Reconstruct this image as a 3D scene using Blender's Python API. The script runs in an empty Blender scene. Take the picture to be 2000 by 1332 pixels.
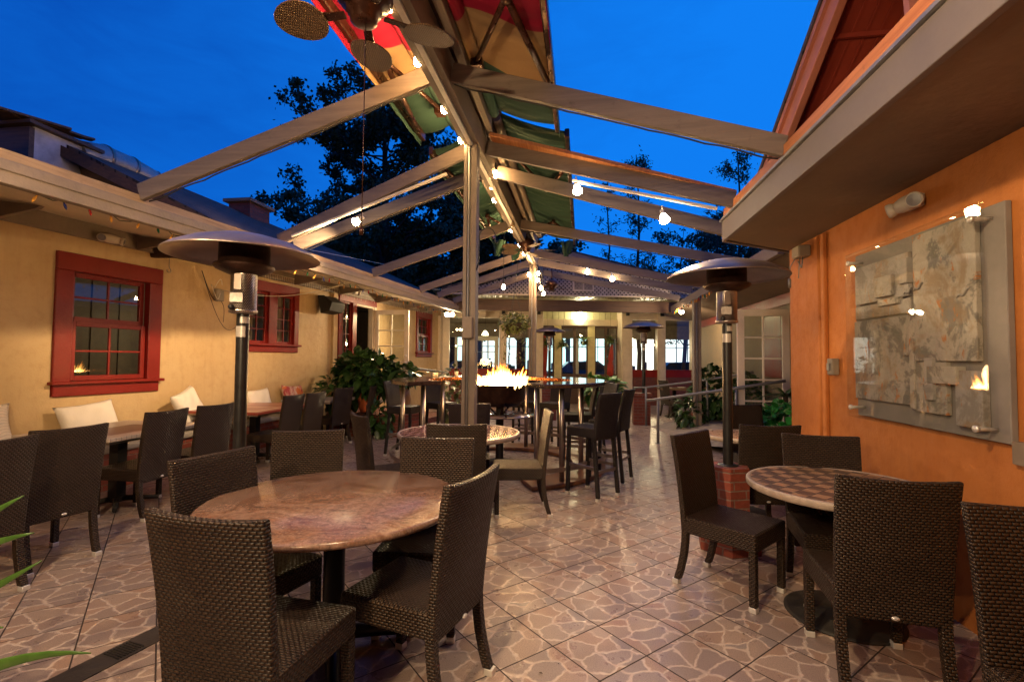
import bpy, bmesh, math, random
from mathutils import Vector, Matrix
random.seed(11)
SC = bpy.context.scene
COL = SC.collection
PI = math.pi
R = math.radians
OFF = {}

def tag(o, label=None, cat=None, group=None, kind=None):
    if label: o['label'] = label
    if cat: o['category'] = cat
    if group: o['group'] = group
    if kind: o['kind'] = kind
    return o

def thing(name, label, cat, loc=(0, 0, 0), rotz=0.0, group=None, local=False, kind=None):
    o = bpy.data.objects.new(name, None); COL.objects.link(o)
    o.empty_display_size = .1
    o.location = loc; o.rotation_euler = (0, 0, rotz)
    OFF[o.name] = Vector((0, 0, 0)) if local or rotz else Vector(loc)
    return tag(o, label, cat, group, kind)

def offset_of(p):
    while p is not None:
        if p.name in OFF: return OFF[p.name]
        p = p.parent
    return Vector((0, 0, 0))

def rotz_m(a): return Matrix.Rotation(a, 4, 'Z')

class MB:
    def __init__(s): s.v = []; s.f = []; s.sm = []; s.mi = []; s.cur = 0
    def add(s, vs, fs, smooth=False, M=None):
        b = len(s.v)
        for p in vs:
            p = Vector(p)
            s.v.append(M @ p if M is not None else p)
        for f in fs:
            s.f.append([b + i for i in f]); s.sm.append(smooth); s.mi.append(s.cur)
        return s
    def box(s, x0, x1, y0, y1, z0, z1, M=None):
        vs = [(x0,y0,z0),(x1,y0,z0),(x1,y1,z0),(x0,y1,z0),(x0,y0,z1),(x1,y0,z1),(x1,y1,z1),(x0,y1,z1)]
        return s.add(vs, [(0,3,2,1),(4,5,6,7),(0,1,5,4),(1,2,6,5),(2,3,7,6),(3,0,4,7)], False, M)
    def beam(s, p0, p1, w, h, up=(0,0,1)):
        p0 = Vector(p0); p1 = Vector(p1); d = (p1 - p0).normalized(); up = Vector(up)
        x = d.cross(up)
        if x.length < 1e-4: x = d.cross(Vector((1, 0, 0)))
        x.normalize(); u = x.cross(d).normalized()
        q = [(-w/2,-h/2),(w/2,-h/2),(w/2,h/2),(-w/2,h/2)]
        vs = [p0 + x*a + u*b for a, b in q] + [p1 + x*a + u*b for a, b in q]
        return s.add(vs, [(0,1,2,3),(7,6,5,4),(0,4,5,1),(1,5,6,2),(2,6,7,3),(3,7,4,0)])
    def tube(s, pts, r, n=8, cap=True, smooth=True):
        pts = [Vector(p) for p in pts]; m = len(pts)
        rs = r if isinstance(r, (list, tuple)) else [r]*m
        t0 = (pts[1]-pts[0]).normalized()
        a = t0.orthogonal().normalized()
        if abs(t0.z) < .9: a = (Vector((0,0,1)) - t0*t0.z).normalized()
        vs = []
        for i, p in enumerate(pts):
            t = (pts[min(i+1, m-1)] - pts[max(i-1, 0)]).normalized()
            a = (a - t*a.dot(t)).normalized(); b = t.cross(a)
            for k in range(n):
                an = 2*PI*(k+.5)/n
                vs.append(p + (a*math.cos(an) + b*math.sin(an))*rs[i])
        fs = []
        for i in range(m-1):
            for k in range(n):
                fs.append((i*n+k, i*n+(k+1) % n, (i+1)*n+(k+1) % n, (i+1)*n+k))
        s.add(vs, fs, smooth)
        if cap:
            b = len(s.v) - len(vs)
            s.f.append([b+k for k in range(n)][::-1]); s.sm.append(False); s.mi.append(s.cur)
            s.f.append([b+(m-1)*n+k for k in range(n)]); s.sm.append(False); s.mi.append(s.cur)
        return s
    def lathe(s, prof, n=24, c=(0,0,0), smooth=True, a0=0.0, a1=2*PI, M=None):
        full = abs(a1-a0-2*PI) < 1e-6
        cols = n if full else n+1
        vs = []
        for r, z in prof:
            for k in range(cols):
                an = a0 + (a1-a0)*k/n
                vs.append((c[0]+r*math.cos(an), c[1]+r*math.sin(an), c[2]+z))
        fs = []
        for i in range(len(prof)-1):
            for k in range(n):
                k2 = (k+1) % cols
                if prof[i][0] < 1e-6 and prof[i+1][0] < 1e-6: continue
                fs.append((i*cols+k, i*cols+k2, (i+1)*cols+k2, (i+1)*cols+k))
        return s.add(vs, fs, smooth, M)
    def grid(s, fn, nu, nv, smooth=True):
        vs = [fn(i/nu, j/nv) for j in range(nv+1) for i in range(nu+1)]
        fs = [(j*(nu+1)+i, j*(nu+1)+i+1, (j+1)*(nu+1)+i+1, (j+1)*(nu+1)+i) for j in range(nv) for i in range(nu)]
        return s.add(vs, fs, smooth)
    def poly(s, pts, thick=None):
        """flat polygon, extruded by the vector `thick`"""
        pts = [Vector(p) for p in pts]; n = len(pts)
        if thick is None: return s.add(pts, [tuple(range(n))])
        t = Vector(thick)
        fs = [tuple(range(n))[::-1], tuple(range(n, 2*n))] + [(i, (i+1) % n, n+(i+1) % n, n+i) for i in range(n)]
        return s.add(pts + [p+t for p in pts], fs)
    def build(s, name, mat, parent=None, bevel=0.0, bseg=1, auto=False, weld=False):
        me = bpy.data.meshes.new(name)
        off = offset_of(parent)
        me.from_pydata([p-off for p in s.v], [], s.f)
        mats = mat if isinstance(mat, (list, tuple)) else [mat]
        for m in mats: me.materials.append(m)
        for p, sm, mi in zip(me.polygons, s.sm, s.mi): p.use_smooth = sm; p.material_index = mi
        bm = bmesh.new(); bm.from_mesh(me)
        if weld: bmesh.ops.remove_doubles(bm, verts=bm.verts, dist=1e-5)
        bmesh.ops.recalc_face_normals(bm, faces=bm.faces)
        if bevel > 0:
            bm.normal_update()
            ed = [e for e in bm.edges if len(e.link_faces) == 2 and e.calc_face_angle(0) > .6]
            r = bmesh.ops.bevel(bm, geom=ed, offset=bevel, segments=bseg, affect='EDGES', profile=.5, clamp_overlap=True)
            if bseg > 1:
                for f in r['faces']: f.smooth = True
        uv = bm.loops.layers.uv.new('UVMap')
        for f in bm.faces:
            nrm = f.normal; ax = max(range(3), key=lambda i: abs(nrm[i]))
            for l in f.loops:
                c = l.vert.co
                l[uv].uv = (c.y, c.z) if ax == 0 else ((c.x, c.z) if ax == 1 else (c.x, c.y))
        bm.to_mesh(me); bm.free()
        o = bpy.data.objects.new(name, me); COL.objects.link(o)
        if parent is not None: o.parent = parent
        return o

def single(mb, name, mat, label, cat, loc=(0,0,0), group=None, kind=None, **kw):
    """a thing that is one mesh; its vertices are in world space"""
    L = Vector(loc)
    mb.v = [p-L for p in mb.v]
    o = mb.build(name, mat, None, **kw); o.location = loc
    return tag(o, label, cat, group, kind)

def copy_tree(o, parent=None):
    c = o.copy(); COL.objects.link(c); c.parent = parent
    for ch in list(o.children): copy_tree(ch, c)
    return c

# ------------------------------------------------------------------ materials
class NT:
    def __init__(s, name):
        s.m = bpy.data.materials.new(name); s.m.use_nodes = True
        s.t = s.m.node_tree; s.b = s.t.nodes['Principled BSDF']; s.out = s.t.nodes['Material Output']
    def n(s, typ, **kw):
        nd = s.t.nodes.new(typ)
        for k, v in kw.items(): setattr(nd, k, v)
        return nd
    def put(s, sock, v):
        if hasattr(v, 'links') or isinstance(v, bpy.types.NodeSocket): s.t.links.new(v, sock)
        elif isinstance(v, (tuple, list)) and len(v) == 3 and sock.type == 'RGBA': sock.default_value = (*v, 1)
        else: sock.default_value = v
    def math(s, op, a, b=None, c=None, clamp=False):
        nd = s.n('ShaderNodeMath', operation=op); nd.use_clamp = clamp
        s.put(nd.inputs[0], a)
        if b is not None: s.put(nd.inputs[1], b)
        if c is not None: s.put(nd.inputs[2], c)
        return nd.outputs[0]
    def vmath(s, op, a, b=None):
        nd = s.n('ShaderNodeVectorMath', operation=op); s.put(nd.inputs[0], a)
        if b is not None:
            if op == 'SCALE': s.put(nd.inputs['Scale'], b)
            else: s.put(nd.inputs[1], b)
        return nd.outputs[0]
    def tc(s, k): return s.n('ShaderNodeTexCoord').outputs[k]
    def map(s, v, loc=(0,0,0), rot=(0,0,0), sc=(1,1,1)):
        nd = s.n('ShaderNodeMapping'); s.put(nd.inputs[0], v)
        nd.inputs['Location'].default_value = loc; nd.inputs['Rotation'].default_value = rot; nd.inputs['Scale'].default_value = sc
        return nd.outputs[0]
    def sep(s, v):
        nd = s.n('ShaderNodeSeparateXYZ'); s.put(nd.inputs[0], v); return nd.outputs
    def comb(s, x, y, z=0.0):
        nd = s.n('ShaderNodeCombineXYZ'); s.put(nd.inputs[0], x); s.put(nd.inputs[1], y); s.put(nd.inputs[2], z); return nd.outputs[0]
    def noise(s, v, scale, detail=3.0, rough=.55, dist=0.0, out='Fac'):
        nd = s.n('ShaderNodeTexNoise'); s.put(nd.inputs['Vector'], v)
        nd.inputs['Scale'].default_value = scale; nd.inputs['Detail'].default_value = detail
        nd.inputs['Roughness'].default_value = rough; nd.inputs['Distortion'].default_value = dist
        return nd.outputs[out]
    def vor(s, v, scale, feature='F1', out='Distance', rnd=1.0):
        nd = s.n('ShaderNodeTexVoronoi', feature=feature); s.put(nd.inputs['Vector'], v)
        nd.inputs['Scale'].default_value = scale; nd.inputs['Randomness'].default_value = rnd
        return nd.outputs[out]
    def white(s, v, out='Value'):
        nd = s.n('ShaderNodeTexWhiteNoise'); nd.noise_dimensions = '3D'; s.put(nd.inputs['Vector'], v); return nd.outputs[out]
    def ramp(s, f, stops, interp='LINEAR'):
        nd = s.n('ShaderNodeValToRGB'); s.put(nd.inputs[0], f); cr = nd.color_ramp; cr.interpolation = interp
        while len(cr.elements) < len(stops): cr.elements.new(.5)
        for e, (p, c) in zip(cr.elements, stops):
            e.position = p; e.color = (*c, 1) if isinstance(c, (tuple, list)) else (c, c, c, 1)
        return nd.outputs[0]
    def mix(s, f, a, b, mode='MIX'):
        nd = s.n('ShaderNodeMix', data_type='RGBA', blend_type=mode)
        s.put(nd.inputs[0], f); s.put(nd.inputs[6], a); s.put(nd.inputs[7], b); return nd.outputs[2]
    def rng(s, v, a, b, c=0.0, d=1.0, smooth=False):
        nd = s.n('ShaderNodeMapRange'); s.put(nd.inputs[0], v)
        if smooth: nd.interpolation_type = 'SMOOTHSTEP'
        for i, x in enumerate((a, b, c, d)): s.put(nd.inputs[i+1], x)
        return nd.outputs[0]
    def bump(s, h, dist=.01, strength=1.0):
        nd = s.n('ShaderNodeBump'); s.put(nd.inputs['Height'], h)
        nd.inputs['Distance'].default_value = dist; nd.inputs['Strength'].default_value = strength
        s.t.links.new(nd.outputs[0], s.b.inputs['Normal']); return nd.outputs[0]
    def set(s, **kw):
        for k, v in kw.items():
            s.put(s.b.inputs[{'color': 'Base Color', 'rough': 'Roughness', 'metal': 'Metallic', 'spec': 'Specular IOR Level',
                              'coat': 'Coat Weight', 'coatr': 'Coat Roughness', 'alpha': 'Alpha', 'emit': 'Emission Color',
                              'estr': 'Emission Strength', 'trans': 'Transmission Weight', 'sub': 'Subsurface Weight', 'ior': 'IOR'}[k]], v)
        return s

def plain(name, col, rough=.6, metal=0.0, var=.25, scale=6.0, bump=0.0, bscale=60.0, stretch=(1,1,1), spec=.5, grain=0.0):
    t = NT(name); v = t.map(t.tc('Object'), sc=stretch)
    n1 = t.noise(v, scale, 5.0, .6)
    dk = tuple(c*(1-var) for c in col); lt = tuple(min(1, c*(1+var)) for c in col)
    c = t.ramp(n1, [(.3, dk), (.7, lt)])
    if grain:
        n2 = t.noise(v, scale*9, 3.0, .7)
        c = t.mix(t.rng(n2, .45, .75, 0.0, grain), c, tuple(x*.35 for x in col))
    rr = t.rng(n1, .3, .7, max(.03, rough-.08), min(1, rough+.08))
    t.set(color=c, rough=rr, metal=metal, spec=spec)
    if bump: t.bump(t.noise(v, bscale, 4.0, .6), bump)
    return t.m

def emit(name, col, strength):
    t = NT(name); t.set(color=(.02,.02,.02), emit=col, estr=strength, rough=.4); return t.m

MAT = {}
def wicker(name, dark, lite, w=.0195, h=.0123, rough=.38):
    t = NT(name); u = t.sep(t.tc('UV'))
    vr = t.math('DIVIDE', u[1], h); row = t.math('FLOOR', vr); fv = t.math('FRACT', vr)
    par = t.math('MULTIPLY', t.math('MODULO', t.math('ABSOLUTE', row), 2.0), .5)
    ur = t.math('ADD', t.math('DIVIDE', u[0], w), par); cu = t.math('FLOOR', ur); fu = t.math('FRACT', ur)
    hx = t.math('POWER', t.math('SINE', t.math('MULTIPLY', fu, PI)), .55)
    hy = t.math('POWER', t.math('SINE', t.math('MULTIPLY', fv, PI)), .6)
    hh = t.math('MULTIPLY', hx, hy)
    oi = t.n('ShaderNodeObjectInfo')
    rnd = t.white(t.comb(cu, row, oi.outputs['Random']))
    big = t.noise(t.comb(t.math('MULTIPLY', u[0], 3.0), t.math('MULTIPLY', u[1], 60.0), oi.outputs['Random']), 1.0, 2.0)
    tint = t.mix(t.math('ADD', t.math('MULTIPLY_ADD', rnd, .30, .25), t.math('MULTIPLY', big, .35)), dark, lite)
    col = t.mix(t.rng(hh, .25, .7), tuple(c*.12 for c in dark), tint)
    t.set(color=col, rough=t.math('MULTIPLY_ADD', rnd, .12, rough), spec=.3)
    t.bump(hh, .0055, 1.0)
    return t.m
MAT['wicker'] = wicker('dark_wicker', (.010,.006,.004), (.066,.036,.019), .0235, .0122)
MAT['wicker_bar'] = wicker('black_wicker', (.008,.006,.006), (.034,.022,.017))

def floor_mat():
    t = NT('stone_print_tile'); p = t.tc('Object')
    T = .3304
    q = t.map(t.vmath('SUBTRACT', p, (.0897, 2.781, 0)), rot=(0, 0, R(45.81)), sc=(1/T, 1/T, 1/T))
    x, y, _ = t.sep(q)
    fx, fy = t.math('FRACT', x), t.math('FRACT', y); ix, iy = t.math('FLOOR', x), t.math('FLOOR', y)
    ex = t.math('MINIMUM', fx, t.math('SUBTRACT', 1.0, fx)); ey = t.math('MINIMUM', fy, t.math('SUBTRACT', 1.0, fy))
    edge = t.math('MINIMUM', ex, ey)
    grout = t.rng(edge, .0085, .0125, 1.0, 0.0)
    idr = t.white(t.comb(ix, iy, 3.0)); var = t.math('FLOOR', t.math('MULTIPLY', idr, 9.0))
    cell = t.comb(t.math('ADD', t.math('MULTIPLY', fx, 1.15), t.math('MULTIPLY', var, 7.3)), t.math('MULTIPLY', fy, .9), var)
    wob = t.noise(cell, 4.0, 2.0, out='Color')
    cell2 = t.vmath('ADD', cell, t.vmath('SCALE', t.vmath('SUBTRACT', wob, (.5,.5,.5)), .22))
    flat = t.vmath('MULTIPLY', cell2, (1, 1, 0)); 
    nd = t.n('ShaderNodeTexVoronoi', feature='DISTANCE_TO_EDGE'); nd.voronoi_dimensions = '2D'; t.put(nd.inputs['Vector'], flat); nd.inputs['Scale'].default_value = 2.55
    d = nd.outputs['Distance']
    nf = t.n('ShaderNodeTexVoronoi', feature='F1'); nf.voronoi_dimensions = '2D'; t.put(nf.inputs['Vector'], flat); nf.inputs['Scale'].default_value = 2.55
    cr = t.sep(nf.outputs['Color'])
    vein = t.rng(d, .012, .088, .85, 0.0, smooth=True)
    stone = t.ramp(cr[0], [(0.0, (.34,.25,.205)), (.35, (.28,.222,.208)), (.6, (.37,.283,.24)), (.8, (.37,.24,.18)), (1.0, (.285,.245,.238))])
    sp = t.noise(p, 170.0, 3.0, .85); stone = t.mix(t.rng(sp, .42, .68, 0.0, .75), stone, (.12,.085,.075))
    blot = t.noise(p, 1.1, 4.0, .6)
    stone = t.mix(t.rng(blot, .35, .75, 0.0, .3), stone, (.10,.065,.055))
    vcol = t.mix(t.noise(p, 30.0, 3.0), (.44,.35,.295), (.54,.44,.38))
    c = t.mix(vein, stone, vcol)
    c = t.mix(t.math('MULTIPLY', t.math('SUBTRACT', t.white(t.comb(ix, iy, 9.0)), .5), .35), c, t.mix(1.0, c, (.55,.5,.5), 'MULTIPLY'))
    dirt = t.rng(t.noise(p, 1.9, 5.0, .6), .5, .85, 0.0, .35)
    c = t.mix(dirt, c, (.07,.048,.04))
    c = t.mix(grout, c, (.028,.018,.015))
    rg = t.math('ADD', t.rng(t.noise(p, 7.0, 4.0), .3, .7, .24, .42), t.math('MULTIPLY', vein, -.07))
    rg = t.math('ADD', rg, t.math('MULTIPLY', grout, .45))
    t.set(color=c, rough=rg, spec=.5)
    h = t.math('ADD', t.math('MULTIPLY', vein, -.35), t.math('MULTIPLY', sp, .12))
    h = t.math('ADD', h, t.math('MULTIPLY', grout, -1.2))
    t.bump(h, .0022, .8)
    return t.m
MAT['floor'] = floor_mat()

def stucco(name, col, col2, stain):
    t = NT(name); p = t.tc('Object')
    a = t.noise(p, 1.3, 6.0, .62, .3); b = t.noise(p, 9.0, 5.0, .65)
    c = t.mix(t.rng(a, .35, .68), col, col2)
    c = t.mix(t.rng(b, .5, .75, 0.0, .36), c, stain)
    z = t.sep(p)[2]
    streak = t.noise(t.map(p, sc=(5, 5, .5)), 2.0, 5.0, .6)
    c = t.mix(t.rng(streak, .52, .74, 0.0, .32), c, stain)
    c = t.mix(t.rng(t.noise(p, 3.3, 7.0, .75, .6), .62, .8, 0.0, .45), c, tuple(min(1, x*1.35+.02) for x in col))
    t.set(color=c, rough=t.rng(b, .3, .7, .5, .75), spec=.35)
    t.bump(t.math('ADD', t.math('MULTIPLY', t.noise(p, 55.0, 5.0, .7), .5), t.noise(p, 7.0, 3.0)), .012, .55)
    return t.m
MAT['yellow'] = stucco('yellow_stucco', (.50,.345,.175), (.54,.39,.21), (.36,.225,.11))
MAT['orange'] = stucco('orange_stucco', (.44,.145,.032), (.51,.185,.045), (.29,.085,.022))
MAT['cream'] = plain('cream_paint', (.56,.46,.34), .5, var=.13, scale=4, bump=.003, bscale=30, grain=.12)
MAT['cream_yellow'] = plain('pale_yellow_paint', (.55,.47,.22), .5, var=.13, scale=4)
MAT['soffit'] = plain('white_soffit', (.60,.52,.42), .6, var=.1, scale=3)
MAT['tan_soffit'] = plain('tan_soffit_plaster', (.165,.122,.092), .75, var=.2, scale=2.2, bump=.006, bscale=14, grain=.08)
MAT['beam'] = plain('grey_painted_timber', (.20,.157,.125), .55, var=.18, scale=3.0, bump=.004, bscale=40, stretch=(1,1,1), grain=.14)
def timber(name, c1, c2, axis, rough=.55, freq=26.0):
    t = NT(name); sc = [freq, freq, freq]; sc[axis] = 1.2
    v = t.map(t.tc('Object'), sc=tuple(sc)); n = t.noise(v, 1.0, 5.0, .65, .8)
    c = t.mix(t.rng(n, .3, .7), c1, c2)
    c = t.mix(t.rng(t.noise(t.tc('Object'), 14.0, 4.0, .7), .6, .8, 0.0, .6), c, tuple(x*.4 for x in c1))
    t.set(color=c, rough=rough, spec=.4); t.bump(n, .003, .7); return t.m
MAT['raw_wood'] = timber('weathered_raw_timber', (.24,.155,.085), (.46,.32,.19), 1)
MAT['copper_wood'] = timber('orange_stained_timber', (.36,.115,.035), (.60,.24,.08), 1)
MAT['dark_wood'] = timber('dark_brown_timber', (.045,.024,.014), (.11,.055,.028), 0)
MAT['rafter'] = timber('grey_washed_rafter', (.135,.103,.082), (.215,.165,.132), 0, .55, 18.0)
MAT['red'] = plain('red_gloss_paint', (.19,.012,.008), .36, var=.14, scale=3, bump=.003, bscale=26, grain=.1, spec=.28)
MAT['red_board'] = plain('maroon_boards', (.24,.032,.016), .6, var=.15, scale=4)
MAT['rake'] = plain('salmon_painted_rake', (.42,.155,.10), .55, var=.12, scale=4, grain=.1)
MAT['white_door'] = plain('white_door_paint', (.76,.68,.60), .4, var=.08, scale=5, grain=.06)
MAT['black'] = plain('black_powder_coat', (.012,.011,.011), .38, var=.3, scale=20)
MAT['matte_black'] = plain('matte_black', (.014,.012,.011), .65, var=.3, scale=12)
MAT['rust_can'] = plain('rusty_burner_can', (.050,.022,.014), .5, .55, var=.65, scale=9, bump=.003, bscale=60)
MAT['steel'] = plain('brushed_steel', (.40,.35,.31), .36, 1.0, var=.1, scale=40, stretch=(8,8,.3))
MAT['chrome'] = plain('bright_steel_cap', (.74,.71,.67), .38, .55, var=.08, scale=30)
MAT['alu'] = plain('heater_aluminium', (.30,.24,.21), .36, .85, var=.18, scale=5, grain=.15)
MAT['bronze'] = plain('dark_bronze_metal', (.060,.022,.012), .3, .5, var=.3, scale=10)
MAT['galv'] = plain('galvanised_grey_metal', (.30,.30,.31), .45, .6, var=.18, scale=12)
MAT['rail'] = plain('grey_handrail_paint', (.20,.20,.20), .42, .25, var=.15, scale=14)
MAT['plastic_white'] = plain('white_plastic', (.62,.56,.48), .42, var=.05, scale=5)
MAT['plastic_grey'] = plain('grey_plastic', (.26,.22,.17), .5, var=.1, scale=8)
MAT['label'] = plain('silver_sticker', (.48,.44,.40), .35, .3, var=.2, scale=60)
MAT['cable'] = plain('dark_cable', (.02,.018,.016), .5)
MAT['white_cable'] = plain('white_cable', (.7,.64,.52), .5)
def perforated():
    t = NT('perforated_steel'); u = t.sep(t.map(t.tc('UV'), sc=(1/.011, 1/.0095, 1)))
    row = t.math('FLOOR', u[1]); fx = t.math('FRACT', t.math('ADD', u[0], t.math('MULTIPLY', t.math('MODULO', t.math('ABSOLUTE', row), 2.0), .5)))
    fy = t.math('FRACT', u[1])
    d = t.math('SQRT', t.math('ADD', t.math('POWER', t.math('SUBTRACT', fx, .5), 2.0), t.math('POWER', t.math('SUBTRACT', fy, .5), 2.0)))
    hole = t.rng(d, .27, .33, 1.0, 0.0)
    t.set(color=t.mix(hole, (.55,.48,.42), (.02,.012,.008)), metal=t.math('SUBTRACT', 1.0, hole), rough=.3); t.bump(hole, -.002, .6); return t.m
MAT['mesh'] = perforated()

def bricks(name, c1, c2, mortar, w=.2, h=.068, bumpd=.008):
    t = NT(name); uv = t.tc('UV')
    wv = t.vmath('ADD', uv, t.vmath('SCALE', t.vmath('SUBTRACT', t.noise(t.tc('Object'), 14.0, 2.0, out='Color'), (.5,.5,.5)), .012))
    nd = t.n('ShaderNodeTexBrick'); t.put(nd.inputs['Vector'], wv); nd.inputs['Scale'].default_value = 1.0
    nd.inputs['Color1'].default_value = (*c1, 1); nd.inputs['Color2'].default_value = (*c2, 1); nd.inputs['Mortar'].default_value = (*mortar, 1)
    nd.inputs['Mortar Size'].default_value = .006; nd.inputs['Mortar Smooth'].default_value = .3
    nd.inputs['Brick Width'].default_value = w; nd.inputs['Row Height'].default_value = h
    c = t.mix(t.rng(t.noise(t.tc('Object'), 22.0, 5.0, .7), .45, .75, 0.0, .6), nd.outputs['Color'], tuple(x*.4 for x in c1))
    t.set(color=c, rough=.6, spec=.4)
    t.bump(t.math('ADD', t.math('MULTIPLY', nd.outputs['Fac'], -1.0), t.math('MULTIPLY', t.noise(t.tc('Object'), 60.0, 4.0), .4)), bumpd, .8)
    return t.m
MAT['brick'] = bricks('red_brick', (.25,.055,.032), (.17,.04,.026), (.20,.13,.10))
MAT['brick_dark'] = bricks('dark_brick', (.12,.028,.018), (.17,.045,.028), (.08,.05,.04))

def granite():
    t = NT('brown_granite'); p = t.tc('Object')
    a = t.noise(p, 3.2, 8.0, .68, 1.2); b = t.noise(p, 38.0, 4.0, .75); c3 = t.noise(t.map(p, sc=(1, 2.6, 1)), 2.1, 7.0, .7, 2.0)
    c = t.ramp(a, [(.28, (.05,.030,.022)), (.42, (.165,.080,.048)), (.53, (.235,.145,.108)), (.64, (.185,.085,.050)), (.8, (.30,.215,.17))])
    c = t.mix(t.rng(b, .42, .66, 0.0, .75), c, (.085,.052,.042))
    c = t.mix(t.rng(t.noise(p, 70.0, 3.0, .8), .55, .75, 0.0, .5), c, (.40,.27,.20))
    c = t.mix(t.rng(c3, .57, .70, 0.0, .8), c, (.032,.020,.016))
    t.set(color=c, rough=t.rng(b, .3, .7, .15, .27), spec=.4)
    t.bump(b, .0008, .6); return t.m
MAT['granite'] = granite()
MAT['bar_granite'] = plain('dark_polished_granite', (.055,.032,.024), .1, var=.5, scale=26, spec=.6)
def tiles(name, w, h, c1, c2, grout, size=.006, rot=0.0, off=.5, rough=.2, checker=False):
    t = NT(name); v = t.map(t.tc('UV'), rot=(0, 0, rot))
    nd = t.n('ShaderNodeTexBrick'); t.put(nd.inputs['Vector'], v); nd.inputs['Scale'].default_value = 1.0; nd.offset = off
    nd.inputs['Color1'].default_value = (*c1, 1); nd.inputs['Color2'].default_value = (*c2, 1); nd.inputs['Mortar'].default_value = (*grout, 1)
    nd.inputs['Mortar Size'].default_value = size; nd.inputs['Mortar Smooth'].default_value = .1; nd.inputs['Brick Width'].default_value = w; nd.inputs['Row Height'].default_value = h
    base = nd.outputs['Color']
    if checker:
        ck = t.n('ShaderNodeTexChecker'); t.put(ck.inputs['Vector'], t.vmath('ADD', v, (0, 0, .03))); ck.inputs['Scale'].default_value = 1/w
        ck.inputs['Color1'].default_value = (*c1, 1); ck.inputs['Color2'].default_value = (*c2, 1)
        base = t.mix(nd.outputs['Fac'], ck.outputs['Color'], grout)
    c = t.mix(t.rng(t.noise(t.tc('Object'), 24.0, 5.0, .7), .42, .75, 0.0, .5), base, tuple(x*.45 for x in c1))
    t.set(color=c, rough=t.math('MULTIPLY_ADD', nd.outputs['Fac'], .35, rough), spec=.5)
    t.bump(t.math('MULTIPLY', nd.outputs['Fac'], -1.0), .002, .7); return t.m
MAT['check_top'] = tiles('diamond_check_tiles', .082, .082, (.34,.20,.125), (.10,.065,.052), (.085,.06,.048), .0035, R(45), 0.0, .3, True)
MAT['mosaic_top'] = tiles('red_mosaic_tiles', .105, .075, (.22,.065,.055), (.30,.10,.075), (.55,.40,.32), .004, R(28), .5, .07)
MAT['cast_rim'] = plain('pale_cast_rim', (.33,.26,.21), .5, var=.25, scale=18, bump=.002)

def leaf(name, c1, c2, rough=.4):
    t = NT(name); oi = t.n('ShaderNodeObjectInfo'); p = t.tc('Object')
    c = t.mix(t.noise(p, 9.0, 2.0), c1, c2)
    g = t.n('ShaderNodeNewGeometry')
    c = t.mix(t.rng(t.white(t.vmath('FLOOR', t.vmath('SCALE', p, 16.0))), 0.0, 1.0, 0.0, .5), c, tuple(x*.5 for x in c1))
    t.set(color=c, rough=rough, spec=.45, sub=0.0); return t.m
MAT['pothos'] = leaf('glossy_pothos_leaf', (.020,.058,.014), (.052,.115,.026), .3)
MAT['bright_leaf'] = leaf('bright_green_leaf', (.02,.20,.035), (.05,.34,.06), .3)
MAT['yellow_leaf'] = leaf('olive_leaf', (.10,.13,.03), (.22,.24,.06), .45)
MAT['spiky'] = leaf('long_blade_leaf', (.045,.10,.022), (.12,.20,.04), .4)
MAT['tree_leaf'] = leaf('dark_tree_leaf', (.018,.042,.018), (.045,.085,.030), .6)
MAT['bark'] = plain('bark', (.05,.032,.022), .9, var=.4, scale=10, bump=.01, bscale=20)
MAT['terracotta'] = plain('terracotta', (.36,.12,.055), .6, var=.25, scale=9, grain=.2)
MAT['urn'] = plain('mottled_glazed_urn', (.26,.13,.055), .35, var=.75, scale=4)
MAT['pot_red'] = plain('painted_orange_red_pot', (.55,.13,.05), .45, var=.5, scale=7)
MAT['cushion'] = plain('off_white_cushion', (.74,.67,.59), .85, var=.06, scale=5, bump=.004, bscale=120)
MAT['grey_cushion'] = plain('grey_seat_cushion', (.30,.27,.235), .75, var=.1, scale=5, bump=.003, bscale=90)
def quilt():
    t = NT('wavy_quilted_cushion'); u = t.tc('UV'); x, y, _ = t.sep(u)
    w = t.math('SINE', t.math('ADD', t.math('MULTIPLY', y, 210.0), t.math('MULTIPLY', t.math('SINE', t.math('MULTIPLY', x, 32.0)), 3.0)))
    t.set(color=t.mix(t.rng(w, .75, 1.0), (.62,.54,.47), (.47,.40,.35)), rough=.85); t.bump(w, .002, .6); return t.m
MAT['quilt'] = quilt()
def floral():
    t = NT('red_splashed_cushion'); p = t.tc('Object'); n = t.noise(p, 6.0, 6.0, .7, .8); n2 = t.noise(t.vmath('ADD', p, (4, 2, 1)), 4.0, 5.0, .7)
    c = t.ramp(n, [(.42, (.62,.50,.40)), (.5, (.55,.30,.25)), (.58, (.36,.05,.06))])
    c = t.mix(t.rng(n2, .56, .62), c, (.60,.16,.04)); t.set(color=c, rough=.85); return t.m
MAT['floral'] = floral()
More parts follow.
